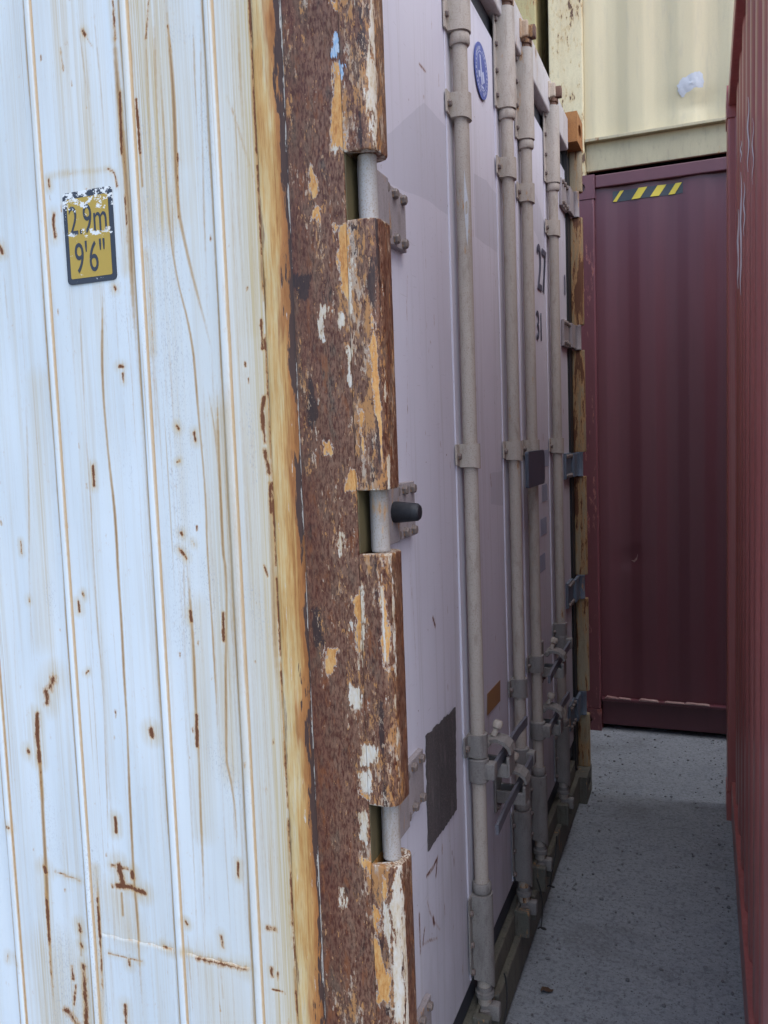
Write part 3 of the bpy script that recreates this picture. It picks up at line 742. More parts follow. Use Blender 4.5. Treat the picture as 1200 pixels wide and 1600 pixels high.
wall_w = Wear(-1.1, -.205, .3, 2.5, .002, .004)
for p_, w_, s_ in DRIPS: wall_w.drip(1, p_, w_, s_*1.35)
for p_, w_, s_ in RUST: (wall_w.line(0, p_, w_*1.35, min(1.15, s_*1.1)) if len(p_) < 4 and abs(p_[0][1]-p_[-1][1])+abs(p_[0][0]-p_[-1][0]) < .13 else wall_w.drip(0, p_, w_*1.4, s_*1.4, .3))
for p_, w_, s_ in RUST:                       # rust bleeds downwards
    if w_ >= 4 and s_ >= .8:
        x_, z_ = min(p_, key=lambda q: q[1]); wall_w.drip(1, [(x_, z_), (x_+rng.uniform(-.004, .004), z_-rng.uniform(.05, .22))], rng.uniform(3.5, 6), rng.uniform(.8, 1.15))
for p_, w_, s_ in RUST: wall_w.line(2, p_, w_*4, .75*s_)
for k in range(60):
    x_ = rng.choice([rng.uniform(-.95, -.22), rng.uniform(-.5, -.22), rng.uniform(-.33, -.22)]); z_ = rng.uniform(1.2, 2.6); l_ = rng.uniform(.6, 2.0)
    wall_w.drip(1, [(x_, z_), (x_+rng.uniform(-.01, .01), z_-l_*.5), (x_+rng.uniform(-.012, .012), z_-l_)], rng.uniform(2.2, 4.5), rng.uniform(.22, .52))
for p_, w_, s_ in TAN: wall_w.line(2, p_, w_*1.6, s_)
for p_, w_, s_ in SCUFF: wall_w.line(3, p_, w_*1.6, s_)
JOINTS = [(-.303, -.282), (-.472, -.452), (-.682, -.664), (-.880, -.861), (-1.080, -1.061)]
x = -1.28
while x > -5.85: JOINTS.append((x-.019, x)); x -= .2
for a, b in JOINTS[:5]:
    wall_w.line(1, [(a+.0025, .2), (a+.0025, 2.6)], 5.0, .8); wall_w.drip(1, [(a+.001, .2), (a, 1.4), (a+.001, 2.6)], 5, .95); wall_w.line(1, [(b-.0008, .2), (b-.0008, 2.6)], 3.2, 1.0)  # brown staining along each rib, with the shade of its edges painted in
wall_w.drip(1, [(-.214, .25), (-.214, 2.55)], 6, 1.2, .5); wall_w.line(2, [(-.215, .3), (-.215, 2.5)], 75, 1.0)
for k in range(70):                            # chips along the flange edge and pin-head rust spots
    z = rng.uniform(.35, 2.45); wall_w.line(0, [(-.213, z), (-.2135, z+rng.uniform(.01, .09))], rng.uniform(3, 6), rng.uniform(.6, 1))
for k in range(60):
    xx = rng.uniform(-.95, -.23); z = rng.uniform(.35, 2.45); wall_w.line(0, [(xx, z), (xx, z+rng.uniform(.002, .012))], rng.uniform(2.5, 4.5), rng.uniform(.5, .85))
zs_d = np.concatenate([[.17, .24], np.arange(.3, 2.5, .004), [2.56, 2.68, 2.775]])
zs_c = np.linspace(.17, 2.775, 24)
edges = [-.212] + [v for a, b in JOINTS for v in (b, a)] + [-L+.16]
for i in range(0, len(edges)-1, 2):
    b, a = edges[i], edges[i+1]; dense = b > -1.0
    us = np.arange(a, b, .002 if dense else .03); us = np.append(us, b); zs = zs_d if dense else zs_c
    U, V = np.meshgrid(us, zs); Y = np.full(U.shape, .003)
    Y += .0012*np.sin(U*31+V*2.3)*np.sin(V*5.1+U*7) * np.clip((b-U)/.03, 0, 1)*np.clip((U-a)/.03, 0, 1)
    me = grid_mesh('side_panel', np.stack([U, Y, V], -1)); put_attr(me, wall_w.at(U, V) if dense else np.zeros(U.shape+(4,)))
    link('side_panel', me, 'white_wall', reefer, True)
for a, b in JOINTS:
    dense = b > -1.0; zs = zs_d if dense else zs_c
    pr = [(a-.001, .0031), (a+.0010, .0024), (a+.0030, .0004), (a+.0050, -.0016), (a+.0066, -.0026), (a+.0084, -.0030), (b-.0055, -.0022), (b-.0035, -.0012), (b-.0022, .0000), (b-.0012, .0014), (b-.0004, .0026), (b, .003)]
    U, V = np.meshgrid([q[0] for q in pr], zs); Y = np.broadcast_to(np.array([q[1] for q in pr]), U.shape)
    me = grid_mesh('panel_joint', np.stack([U, Y, V], -1)); put_attr(me, wall_w.at(U, V) if dense else np.zeros(U.shape+(4,)))
    link('panel_joint', me, 'white_wall', reefer, True)
# welded patch plates low on the wall
for a, b, z0, z1, tl in ((-.648, -.476, .19, .640, 0), (-.448, -.307, .19, .637, 0)):
    us = np.arange(a, b, .002); zs = np.concatenate([[z0], np.arange(.3, z1-.004, .004), [z1-.0012, z1]])
    U, V = np.meshgrid(us, zs); Y = np.full(U.shape, .0016); V = V.copy()
    V[-1] += .0015*np.sin(us*140); V[-2] += .0015*np.sin(us*140); e = .003
    Y[-1] = .0028; Y[:, 0] = .0028; Y[:, -1] = .0028
    wall_w.drip(0, [(a, z1+.001), ((a+b)/2, z1), (b, z1+.001)], 5, .85 if b > -.4 else .6)
    me = grid_mesh('patch_plate', np.stack([U, Y, V], -1)); put_attr(me, wall_w.at(U, V)); link('patch_plate', me, 'white_wall', reefer)
MB().box(-.165, -.150, .014, .05, .17, 2.775).build('filler_bar', 'dark_metal', reefer)
# ochre flange between wall and post
us = np.linspace(-.2135, -.1555, 24); zs = np.linspace(.12, 2.778, 220); U, V = np.meshgrid(us, zs); t_ = (U-us[0])/(us[-1]-us[0])
Y = .0055-.0012*np.clip((t_-.5)*4, 0, 1)+.0012*np.sin(V*9+t_*3)*np.sin(V*23)
me = grid_mesh('post_flange', np.stack([U, Y, V], -1)); c4 = np.zeros(U.shape+(4,)); c4[..., 0] = t_; put_attr(me, c4); link('post_flange', me, 'tan_strip', reefer, True)
# rails, roof, floor, the sides away from the camera
MB().box(-L+.17, -.16, -.004, .06, .02, .168, .006).build('bottom_rail', 'white_wall', reefer)
MB().box(-L+.17, -.16, -.002, .06, 2.778, 2.85, .006).build('top_rail', 'white_wall', reefer)
MB().box(-L+.02, -.05, .02, W-.02, 2.835, 2.86, .004).build('roof', 'roof', reefer)
MB().box(-L+.02, -.13, .065, W-.065, .10, .17).build('floor', 'dark_metal', reefer)
MB().box(-L+.16, -.16, W-.06, W-.004, .02, 2.83, .004).build('rear_side_wall', 'roof', reefer)
MB().box(-L+.004, -L+.06, .12, W-.12, .10, 2.83, .004).build('machinery_end', 'roof', reefer)
for y0, y1 in ((0, .16), (W-.16, W)): MB().box(-L, -L+.16, y0+.002, y1-.002, .118, 2.778, .006).build('corner_post', 'roof', reefer)
for x0, x1 in ((-.178, 0), (-L, -L+.178)):
    for y0, y1 in ((0, .162), (W-.162, W)):
        casting('corner_casting', 'sill', reefer, x0, x1, y0, y1, 0, .118)
        casting('corner_casting', 'cast_rust', reefer, x0, x1, y0, y1, H-.118, H)

# near corner post
post_w = Wear(-.17, .06, .1, 2.8, .0025, .004)
for q in OCHRE: post_w.poly(0, q, .012)
for q in PALE: post_w.poly(1, q, .012)
for q in BLUE: post_w.poly(2, q, .011)
for q in DARKP: post_w.poly(3, q, .014)
def slot_free(mirror, mat, parent):
    F = (lambda y: W-y) if mirror else (lambda y: y)
    dz = .02 if mirror else .006
    zs = np.arange(.118, 2.779, dz)
    prof = [(-.156, .05), (-.156, .003), (-.1553, .0008), (-.1535, 0)] + [(x, 0) for x in np.arange(-.150, -.058, .006)] + [(-.0575, 0), (-.0562, .0006), (-.0556, .002), (-.0556, .062)]
    U = np.array([q[0] for q in prof]); Yp = np.array([F(q[1]) for q in prof]); X, Z = np.meshgrid(U, zs); Y = np.broadcast_to(Yp, X.shape).copy()
    Y += (-1 if mirror else 1)*.0011*np.sin(Z*37+X*60)*np.sin(Z*11+2)*((X > -.153) & (X < -.06))
    me = grid_mesh('corner_post', np.stack([X, Y, Z], -1)); put_attr(me, post_w.at(X, Z) if not mirror else np.zeros(X.shape+(4,)))
    post = link('corner_post', me, mat, parent, True)
    MB().box(-.154, -.056, min(F(.05), F(.12)), max(F(.05), F(.12)), .118, 2.778).build('post_core', 'dark_metal', post)
    # hinge lugs: the rolled outer edge of the post, interrupted at every hinge
    arc = [(-.024+.022*math.sin(a), .022-.022*math.cos(a)) for a in np.linspace(.0, math.pi/2, 10)]
    lp = [(-.0560, .004), (-.0556, .0008), (-.0545, -.0008)] + [(x, -.0008) for x in np.arange(-.051, -.026, .0045)] + [(a, b-.0008) for a, b in arc] + [(-.002, y) for y in (.03, .04, .05, .058)] + [(-.008, .068), (-.02, .074), (-.05, .074), (-.056, .06)]
    lp = np.array(lp)
    if mirror: lp[:, 1] = np.where(lp[:, 1] > 0, lp[:, 1]*.52, lp[:, 1])
    s_len = np.concatenate([[0], np.cumsum(np.hypot(*np.diff(lp, axis=0).T))])-.056
    cz = [(H-.118)] + HZ + [.118]; cen = lp.mean(0)
    for k in range(len(cz)-1):
        z1 = cz[k]-(.053 if k > 0 else 0); z0 = cz[k+1]+(.053 if k < len(cz)-2 else 0)
        zz = np.concatenate([[z0, z0, z0+.001, z0+.003, z0+.006], np.arange(z0+.012, z1-.010, dz), [z1-.006, z1-.003, z1-.001, z1, z1]])
        sc = np.ones(len(zz)); sc[[0, -1]] = .02; sc[[1, -2]] = .95; sc[[2, -3]] = .982; sc[[3, -4]] = .995
        P = np.zeros((len(zz), len(lp), 3))
        for j, z in enumerate(zz):
            w = 1+.018*math.sin(z*41)*math.sin(z*13+1); q = cen+(lp-cen)*sc[j]*np.array([1, w if 1 < j < len(zz)-2 else 1]); P[j, :, 0] = q[:, 0]; P[j, :, 1] = [F(v) for v in q[:, 1]]; P[j, :, 2] = z
        me = grid_mesh('hinge_lug', P); SU, SZ = np.meshgrid(s_len, zz)
        wa = post_w.at(SU, SZ) if not mirror else np.zeros(SU.shape+(4,))
        if not mirror:   # rims keep some pale chipped paint, outer edge more worn coats
            wa[..., 0] += .0; wa[..., 1] += .08; wa[..., :2] *= .92
            rim = np.exp(-np.minimum(SZ-z0, z1-SZ)/.007)*.5; wa[..., 1] = np.maximum(wa[..., 1], rim)
            bd = lambda c, w: np.clip(1.3-np.abs(SU-c-.0015*np.sin(SZ*21+c*900))/w, 0, 1)
            vz = lambda f_, q: .5+.5*np.sin(SZ*f_+q)*np.sin(SZ*f_*.37+q*2)
            wa[..., 3] = np.maximum(wa[..., 3], bd(-.021, .007)*vz(9, 1)*.85); wa[..., 3] = np.maximum(wa[..., 3], bd(.001, .004)*vz(7, 3)*.95)
            wa[..., 1] = np.maximum(wa[..., 1], bd(-.0125, .0035)*vz(8, .5)*.75); wa[..., 1] = np.maximum(wa[..., 1], bd(.007, .007)*(.38+.42*vz(5, 2)))
            wa[..., 0] = np.maximum(wa[..., 0], bd(-.007, .0035)*vz(10, 4)*.8); wa[..., 0] = np.maximum(wa[..., 0], bd(-.045, .010)*vz(4.3, 1.2)*.42)
        put_attr(me, wa); link('hinge_lug', me, mat, post, True)
    for z in HZ:
        yy = sorted((F(.003), F(.07))); MB().box(-.0554, -.0535, yy[0], yy[1], z-.0525, z+.0525).build('slot_lining', 'slot', post)
    yy = sorted((F(.040 if mirror else .076), F(.112))); MB().box(-.15, -.052, yy[0], yy[1], .13, 2.75).build('seal_channel', 'black', post)
    return post
slot_free(False, 'rust_post', reefer)
slot_free(True, 'far_post', reefer)

# hinges: pin in the slot, blade to the door, plate with six bolts
bolt_src = MB().lathe((0, 0, 0), (1, 0, 0), [(0, .0095), (.007, .0095), (.0095, .0075)], 6)
bolt0 = None
def bolt(parent, p, s=1.0, mat='bolt'):
    global bolt0
    if bolt0 is None: bolt0 = bolt_src.build('bolt', mat, parent); o = bolt0
    else: o = bolt0.copy(); o.name = 'bolt'; COL.objects.link(o); o.parent = parent
    o.location = p; o.scale = (s, s, s); return o
for mirror in (False, True):
    F = (lambda y: W-y) if mirror else (lambda y: y)
    for k, z in enumerate(HZ):
        mt = 'hinge' if not mirror or k < 2 else 'blue_grey'
        mb = MB(); y0, y1 = sorted((F(.135), F(.272)))
        mb.box(-.060, -.048, y0, y1, z-.053, z+.053, .002)
        a, b = sorted((F(.036), F(.145))); mb.box(-.048, -.034, a, b, z-.050, z+.050, .002)
        hg = mb.build('hinge', mt, reefer)
        pz = MB().lathe((-.0285, F(.034), z-.0525), (0, 0, 1), [(0, .0155), (.001, .0160), (.004, .0160), (.006, .0152), (.099, .0152), (.101, .0160), (.104, .0160), (.105, .0155)], 28).build('hinge_pin', 'pin' if not mirror else mt, hg, True)
        for yy in (.160, .207, .252):
            for zz in (-.040, .040): bolt(hg, (-.048, F(yy), z+zz), 1.0)
MB().lathe((-.045, .118, 1.474), (1, 0, 0), [(0, .019), (.02, .019), (.045, .0165), (.055, .0155), (.059, .012), (.060, .004)], 24).build('rubber_bumper', 'black', reefer, True, 'black rubber buffer standing out beside the middle hinge')

# doors
door_w = Wear(.1, 1.25, .2, 2.7, .003, .005)
for p_, w_, s_ in DOOR_RUST: door_w.line(0, p_, w_*1.3, s_)
for q in GHOST: door_w.poly(1, q, .012)
for k in range(70):
    yy = rng.uniform(.3, 1.2); z = rng.uniform(.3, 2.6); door_w.line(0, [(yy, z), (yy, z+rng.uniform(.003, .03))], rng.uniform(2.5, 5), rng.uniform(.4, .9))
doors = []
for d, (ya, yb) in enumerate(((.112, 1.238), (1.248, W-.112))):
    us = np.concatenate([[ya, ya, ya+.0015, ya+.004], np.arange(ya+.008, yb-.006, .004), [yb-.004, yb-.0015, yb, yb]])
    zs = np.concatenate([[.262, .262, .264, .268], np.arange(.274, 2.676, .006), [2.679, 2.683, 2.685, 2.685]])
    U, V = np.meshgrid(us, zs); X = np.full(U.shape, -.060); dd_ = np.minimum(np.minimum(U-ya, yb-U), np.minimum(V-.262, 2.685-V)); X -= .004*np.clip(1-dd_/.004, 0, 1)**2
    X[0] = X[-1] = -.12; X[:, 0] = X[:, -1] = -.12
    X += .0016*np.sin(U*9.1+V*2.2)*np.sin(V*3.7+1.3)*(dd_ > .01)
    me = grid_mesh('door_leaf', np.stack([X, U, V], -1)); A = door_w.at(U, V)
    if d == 1:
        A[:] = 0
        gp = Wear(1.2, 2.35, .2, 2.7, .006, .01); gp.poly(1, [(1.5, 2.45), (1.7, 2.42), (1.9, 2.33), (1.93, 2.15), (1.7, 2.28), (1.5, 2.32)], .012)
        for k in range(60):
            yy = rng.uniform(1.3, 2.3); z = rng.uniform(.3, 2.6); gp.line(0, [(yy, z), (yy, z+rng.uniform(.005, .03))], 7, rng.uniform(.4, .9))
        A = gp.at(U, V)
    put_attr(me, A); dl = link('door_leaf', me, 'door', reefer, True); doors.append(dl)
    MB().box(-.125, -.118, ya+.01, yb-.01, .27, 2.68).build('door_backing', 'black', dl)
dl, dr = doors
MB().box(-.13, -.068, .105, W-.105, 2.682, 2.742).build('top_gasket', 'gasket', reefer)
MB().box(-.13, -.066, .105, W-.105, .196, .258, .004).build('bottom_gasket', 'gasket', reefer)
MB().box(-.13, -.070, 1.2385, 1.2475, .26, 2.685).build('centre_gasket', 'gasket', reefer)
MB().box(-.25, -.036, .165, W-.165, 2.745, 2.872, .006).build('door_header', 'header', reefer)
mb = MB(); mb.box(-.30, -.030, .165, W-.165, .012, .125, .005); mb.box(-.30, -.048, .165, W-.165, .12, .192, .004)
mb.build('door_sill', 'sill', reefer)
# pressed strips behind the rods
for k, y in enumerate(ROD_Y):
    MB().box(-.062, -.0562, y-.036, y+.030, .275, 2.672, .0012).build('rod_strip', 'door', (dl, dl, dr, dr)[k])

def half_pipe(mb, y, z0, z1, r, xb=-.056, xc=-.033, flange=.034, chamfer=0.0):
    """cover over a rod: flat flange on one side, half round body"""
    n = 12; arc = [(xc+r*math.sin(a), y-r*math.cos(a)) for a in np.linspace(0, math.pi, n)]
    pr = [(xb+.004, y-flange-.014), (xb+.004, y-r)] + arc + [(xb+.004, y+r), (xb, y+r), (xb, y-flange-.014)]
    N = len(pr); v = []
    for z, s in ((z0, 0), (z1, 0)):
        for q in pr: v.append((q[0], q[1], z+(chamfer*max(0, (y-r*.2)-q[1])*1.0 if z == z0 else 0)))
    mb.add(v, [(i, (i+1) % N, N+(i+1) % N, N+i) for i in range(N)]+[tuple(reversed(range(N))), tuple(range(N, 2*N))])
def make_rod(k, y):
    rod = MB().lathe((-.033, y, .20), (0, 0, 1), [(0, .015), (.002, .0172), (2.60, .0172), (2.602, .015)], 20).build('lock_rod', 'rod', reefer, True)
    # upper and lower covers
    mb = MB(); half_pipe(mb, y, 2.505, 2.772, .0265); cu = mb.build('rod_cover', 'rod', rod, True)
    mb = MB(); half_pipe(mb, y, .248, .488, .0265, chamfer=1.2); cl = mb.build('rod_cover', 'rod_dark', rod, True)
    MB().lathe((-.033, y, 2.478), (0, 0, 1), [(0, .0215), (.003, .0235), (.022, .0235), (.027, .021)], 20).build('collar', 'rod', rod, True)
    MB().lathe((-.033, y, .490), (0, 0, 1), [(0, .021), (.004, .0235), (.022, .0235), (.026, .0205)], 20).build('collar', 'rod_dark', rod, True)
    for z in (2.535, 2.60, 2.67, 2.735): bolt(rod, (-.053, y-.038, z), .8)
    for z in (.30, .37, .45): bolt(rod, (-.053, y-.038, z), .8)
    for z in (2.345, 1.558, .861):
        mb = MB(); half_pipe(mb, y, z-.030, z+.028, .0235, chamfer=.25); g_ = mb.build('guide_bracket', 'rod' if z > 1 else 'rod_dark', rod, True)
        bolt(rod, (-.052, y-.037, z), .85)
    # cam heads with their keepers on header and sill
    mb = MB(); mb.lathe((-.033, y, 2.772), (0, 0, 1), [(0, .019), (.012, .019), (.014, .0235), (.024, .0235), (.026, .018), (.036, .018), (.040, .022), (.052, .022), (.055, .016)], 18)
    mb.box(-.034, .004, y-.014, y+.012, 2.800, 2.838, .004); mb.build('cam_head', 'cam', rod, True)
    mb = MB(); mb.box(-.036, -.012, y-.046, y-.030, 2.792, 2.840, .004); mb.box(-.036, -.014, y+.030, y+.042, 2.792, 2.836, .004); mb.box(-.038, -.030, y-.050, y+.046, 2.788, 2.846, .003); mb.build('cam_keeper', 'keeper', rod)
    mb = MB(); mb.lathe((-.033, y, .248), (0, 0, -1), [(0, .019), (.012, .019), (.014, .0235), (.026, .0235), (.028, .017), (.055, .017), (.058, .022), (.082, .022), (.085, .016)], 18)
    mb.box(-.034, .006, y-.013, y+.012, .165, .205, .004); mb.build('cam_head', 'rod_dark', rod, True)
    mb = MB(); mb.box(-.046, -.006, y-.062, y-.038, .12, .20, .004); mb.box(-.046, -.006, y+.034, y+.056, .12, .20, .004); mb.box(-.050, -.040, y-.064, y+.058, .118, .202, .003); mb.build('cam_keeper', 'sill', rod)
    return rod
rods = [make_rod(k, y) for k, y in enumerate(ROD_Y)]
def handle(rod, y, z, sgn, length, yr, door):
    """lock handle: hub on the rod, flat bar along the door, retainer with catch"""
    mb = MB(); mb.lathe((-.033, y, z-.030), (0, 0, 1), [(0, .022), (.003, .025), (.057, .025), (.060, .022)], 18)
    mb.box(-.036, .010, y-.016, y+.016, z-.020, z+.020, .004); mb.build('handle_hub', 'rod_dark', rod, True)
    a, b = (y, y+sgn*length); pts = [(0.002, a, z), (0.003, a+sgn*length*.75, z), (.006, b, z-.003)]
    mb = MB(); w, t = .013, .004; v = []
    for x_, y_, z_ in pts: v += [(x_-t, y_, z_-w), (x_+t, y_, z_-w), (x_+t, y_, z_+w), (x_-t, y_, z_+w)]
    f = [(4*i+j, 4*i+(j+1) % 4, 4*(i+1)+(j+1) % 4, 4*(i+1)+j) for i in range(2) for j in range(4)]+[(3, 2, 1, 0), (8, 9, 10, 11)]
    mb.add(v, f); mb.build('handle', 'steel', rod)
    # retainer: backing plate, stirrup under the bar, hinged catch over it
    mb = MB(); mb.box(-.060, -.052, yr-.035, yr+.035, z-.075, z+.070, .003); mb.box(-.053, .024, yr-.030, yr-.020, z-.042, z-.012, .002); mb.box(-.053, .024, yr+.020, yr+.030, z-.042, z-.012, .002)
    mb.box(-.053, .026, yr-.030, yr+.030, z-.046, z-.040, .002); mb.box(.018, .027, yr-.030, yr+.030, z-.046, z+.006, .003); rt = mb.build('handle_retainer', 'rod_dark', door)
    mb = MB(); mb.lathe((-.030, yr-.034, z+.036), (0, 1, 0), [(0, .007), (.002, .009), (.066, .009), (.068, .007)], 12)
    v = []; arc = [(-.03, .046), (-.008, .049), (.012, .044), (.026, .032), (.031, .014), (.026, .012), (.020, .026), (.008, .036), (-.01, .040), (-.03, .034)]
    N = len(arc); v = [(p, yr-.026, z+q) for p, q in arc]+[(p, yr+.026, z+q) for p, q in arc]
    mb.add(v, [(i, (i+1) % N, N+(i+1) % N, N+i) for i in range(N)]+[tuple(reversed(range(N))), tuple(range(N, 2*N))]); mb.build('catch', 'rod_dark', rt)
    MB().lathe((-.020, yr+.004, z+.048), (.35, .25, 1), [(0, .008), (.018, .0075), (.022, .012), (.034, .013), (.040, .009)], 14).build('catch_knob', 'rod', rt, True)
    bolt(rt, (-.052, yr-.022, z-.062), .7); bolt(rt, (-.052, yr+.022, z-.062), .7)
handle(rods[1], ROD_Y[1], .650, -1, .47, .915, dl)
handle(rods[0], ROD_Y[0], .800, +1, .38, .735, dl)
handle(rods[3], ROD_Y[3], .812, -1, .48, 1.58, dr)
handle(rods[2], ROD_Y[2], .640, +1, .40, 1.50, dr)
# seal wires hanging from the lower cams
for y, ph in ((ROD_Y[1], 0), (ROD_Y[2], 1.5), (ROD_Y[0], .7)):
    pts = [(.004+.012*math.sin(t*2.2+ph), y+.012+.02*math.sin(t*3.1+ph), .27-.155*t) for t in np.linspace(0, 1, 14)]
    c_ = pts[-1]; pts += [(c_[0]+.012*math.sin(a), c_[1]+.014*(1-math.cos(a)), c_[2]-.016*math.sin(a*.5)) for a in np.linspace(.4, 5.6, 10)]
    MB().tube(pts, .0024, 6).build('seal_wire', 'dark_metal', rods[ROD_Y.index(y)], True)
# dark plastic plate strapped to the third rod
mb = MB(); r_ = .022; pl = []
for cx, cz, a0 in ((1.437-r_, 1.553-r_, 0), (1.172+.006, 1.553-.006, 90), (1.172+.006, 1.445+.006, 180), (1.437-r_, 1.445+r_, 270)):
    rr = r_ if a0 in (0, 270) else .006
    pl += [(cx+rr*math.cos(R(a0+t)), cz+rr*math.sin(R(a0+t))) for t in (0, 22, 45, 68, 90)]
mb.prism(pl, 'x', -.014, -.004); mb.build('plastic_plate', 'plate', rods[2], False, 'dark blue-grey plate with rounded corners in front of the third lock rod')

# ---- print and stickers on the doors
def on_door(y, z, x=-.0575): return lambda u, v, w: (x+w, y+u, z+v)
def poly_part(pts, name, mat, parent, x0=-.0582, t=.0012, label=None): return MB().prism(pts, 'x', x0, x0+t).build(name, mat, parent, False, label)
def jag(pts, amp, n):
    out = []
    for (a, b), (c, d) in zip(pts, pts[1:]+pts[:1]):
        for i in range(n): f_ = i/n; k = 0 if i == 0 else 1; out.append((a+(c-a)*f_+k*rng.uniform(-amp, amp), b+(d-b)*f_+k*rng.uniform(-amp, amp)))
    return out
poly_part(jag([(.309, .748), (.523, .744), (.536, .983), (.317, .992)], .0028, 24), 'scraped_patch', 'grey_scrape', dl, label='dark grey scraped sticker patch low on the door')
poly_part([(.826, .868), (.972, .862), (.977, .920), (.831, .924)], 'orange_sticker', 'orange_sticker', dl)
def ring(y, z, r0, r1, n=40, a0=0, a1=360):
    P0 = [(y+r1*math.cos(R(a0+(a1-a0)*i/n)), z+r1*math.sin(R(a0+(a1-a0)*i/n))) for i in range(n+1)]
    P1 = [(y+r0*math.cos(R(a0+(a1-a0)*i/n)), z+r0*math.sin(R(a0+(a1-a0)*i/n))) for i in range(n+1)]
    return P0, P1
sy, sz = .932, 2.543
em = poly_part([(sy+.068*math.cos(R(9*i)), sz+.068*math.sin(R(9*i))) for i in range(40)], 'round_sticker', 'blue', dl, -.0585, .0015, 'round blue sticker with pale ring of lettering near the door top')
mb = MB()
P0, P1 = ring(sy, sz, .0455, .0475)
mb.add([(-.0566, a, b) for a, b in P0+P1], [(i, i+1, len(P0)+i+1, len(P0)+i) for i in range(len(P0)-1)])
mb.build('pale_ring', 'blue_pale', em)
mb = MB()
for i in range(34):                                             # illegible lettering round the rim
    if i in (8, 9, 25, 26): continue
    a = R(360*i/34+rng.uniform(-2, 2)); r0, r1 = .050+rng.uniform(0, .004), .061-rng.uniform(0, .003); da = R(rng.uniform(1.6, 3.4))
    mb.add([(-.0566, sy+r*math.cos(q), sz+r*math.sin(q)) for r, q in ((r0, a-da), (r0, a+da), (r1, a+da), (r1, a-da))], [(0, 1, 2, 3)])
mb.build('rim_lettering', 'blue_pale', em)
mb = MB()
for poly in ([(-.020, .036), (-.008, .036), (.010, -.030), (-.004, -.034)], [(.004, -.002), (.020, .006), (.030, -.018), (.016, -.026)], [(-.034, -.010), (-.016, -.004), (-.012, -.018), (-.028, -.024)], [(-.010, -.036), (.020, -.034), (.016, -.041), (-.006, -.042)]):
    mb.add([(-.0566, sy+a, sz+b) for a, b in poly], [(0, 1, 2, 3)])
mb.build('emblem', 'blue_pale', em)
text_part('27', .225, 'door_number', 'num', dr, on_door(1.745, 2.172), sx=.80)
text_part('31', .140, 'door_number', 'num', dr, on_door(1.680, 1.972), sx=.85)
text_part('0', .120, 'door_number', 'num', dr, on_door(2.262, 2.205), sx=.62)
for (y, z) in ((1.76, 1.516), (1.73, 1.393), (1.69, 1.275), (1.655, 1.149)):   # rows of print too small to read
    mb = MB(); u = 0
    for i in range(5):
        w = rng.uniform(.010, .020); h = .030
        for q in range(2): mb.box(-.0592, -.0576, y-.05+u+q*w*.6, y-.05+u+q*w*.6+.005, z-h, z+h)
        mb.box(-.0592, -.0576, y-.05+u+.005, y-.05+u+w*.6, z+h*rng.choice([-1, .0, .85]), z+h*rng.choice([.1])*0+h) if rng.random() < .0 else None
        u += w*.6+.013
    mb.build('small_print', 'faint', dr)
MB().prism(jag([(.700, 2.208), (.712, 2.16), (.716, 2.09), (.708, 2.06), (.700, 2.09)], .001, 3), 'x', -.0585, -.0568).build('sticker_scrap', 'blue', dl)
mb = MB()                                                        # paint scraped off the first rod
pts = [(math.radians(a), z) for a, z in ((196, 2.205), (206, 2.17), (224, 2.13), (216, 2.07), (206, 2.035), (198, 2.06), (190, 2.12))]
v = [(-.033+.0176*math.cos(a+math.pi*.55), ROD_Y[0]+.0176*math.sin(a+math.pi*.55), z) for a, z in pts]; mb.add(v, [tuple(range(len(v)))]); mb.build('bare_patch', 'paper', rods[0])

# ---- height sticker on the side wall
def on_wall(x, z, y=.0012): return lambda u, v, w: (x+u, y-w, z+v)
def rrect(x0, x1, z0, z1, r):
    out = []
    for cx, cz, a0 in ((x1-r, z1-r, 0), (x0+r, z1-r, 90), (x0+r, z0+r, 180), (x1-r, z0+r, 270)): out += [(cx+r*math.cos(R(a0+t)), cz+r*math.sin(R(a0+t))) for t in (0, 30, 60, 90)]
    return out
hs = MB().prism(rrect(-.6215, -.5105, 1.909, 2.074, .008), 'y', .0012, .0032).build('height_sticker', 'st_dark', reefer, False, 'worn ochre and black height sticker reading 2.9m 9\'6"')
MB().prism(rrect(-.6125, -.5195, 1.919, 2.062, .003), 'y', .0008, .0013).build('sticker_field', 'st_yellow', hs)
text_part('2.9m', .074, 'sticker_text', 'st_dark', hs, on_wall(-.566, 2.020, .0006), thick=.0003, sx=.60)
text_part('9\'6"', .078, 'sticker_text', 'st_dark', hs, on_wall(-.566, 1.952, .0006), thick=.0003, sx=.60)

# ------------------------------------------------------------------ dry-freight containers
def trap(period, depth, u0, u1, out=.30, sl=.20, start=0.0):
    """breakpoints (u, depth) of a trapezoid corrugation between u0 and u1"""
    pts = [(u0, 0.0)]; u = u0+start
    while u < u1-period*.5:
        o, s = period*out, period*sl; r = s*.18
        for q, d in ((o-r, 0), (o, .04), (o+r, .16), (o+s-r, .84), (o+s, .96), (o+s+r, 1), (period-s-r, 1), (period-s, .96), (period-s+r, .84), (period-r, .16), (period, .04), (period+r, 0)):
            if u+q < u1: pts.append((u+q, d*depth))
        u += period
    pts.append((u1, 0.0)); return pts
def sheet(name, mat, parent, prof, z0, z1, fn, dents=(), smooth=False):
    zs = np.linspace(z0, z1, 60); pu = np.array([q[0] for q in prof]); pd = np.array([q[1] for q in prof]); Pt = np.zeros((len(zs), len(pu), 3))
    for j, z in enumerate(zs):
        d = pd.copy()
        for (du, dz, ru, rz, am) in dents: d = d+am*np.exp(-((pu-du)/ru)**2-((z-dz)/rz)**2)
        for i in range(len(pu)): Pt[j, i] = fn(pu[i], d[i], z)
    return link(name, grid_mesh(name, Pt), mat, parent, smooth)
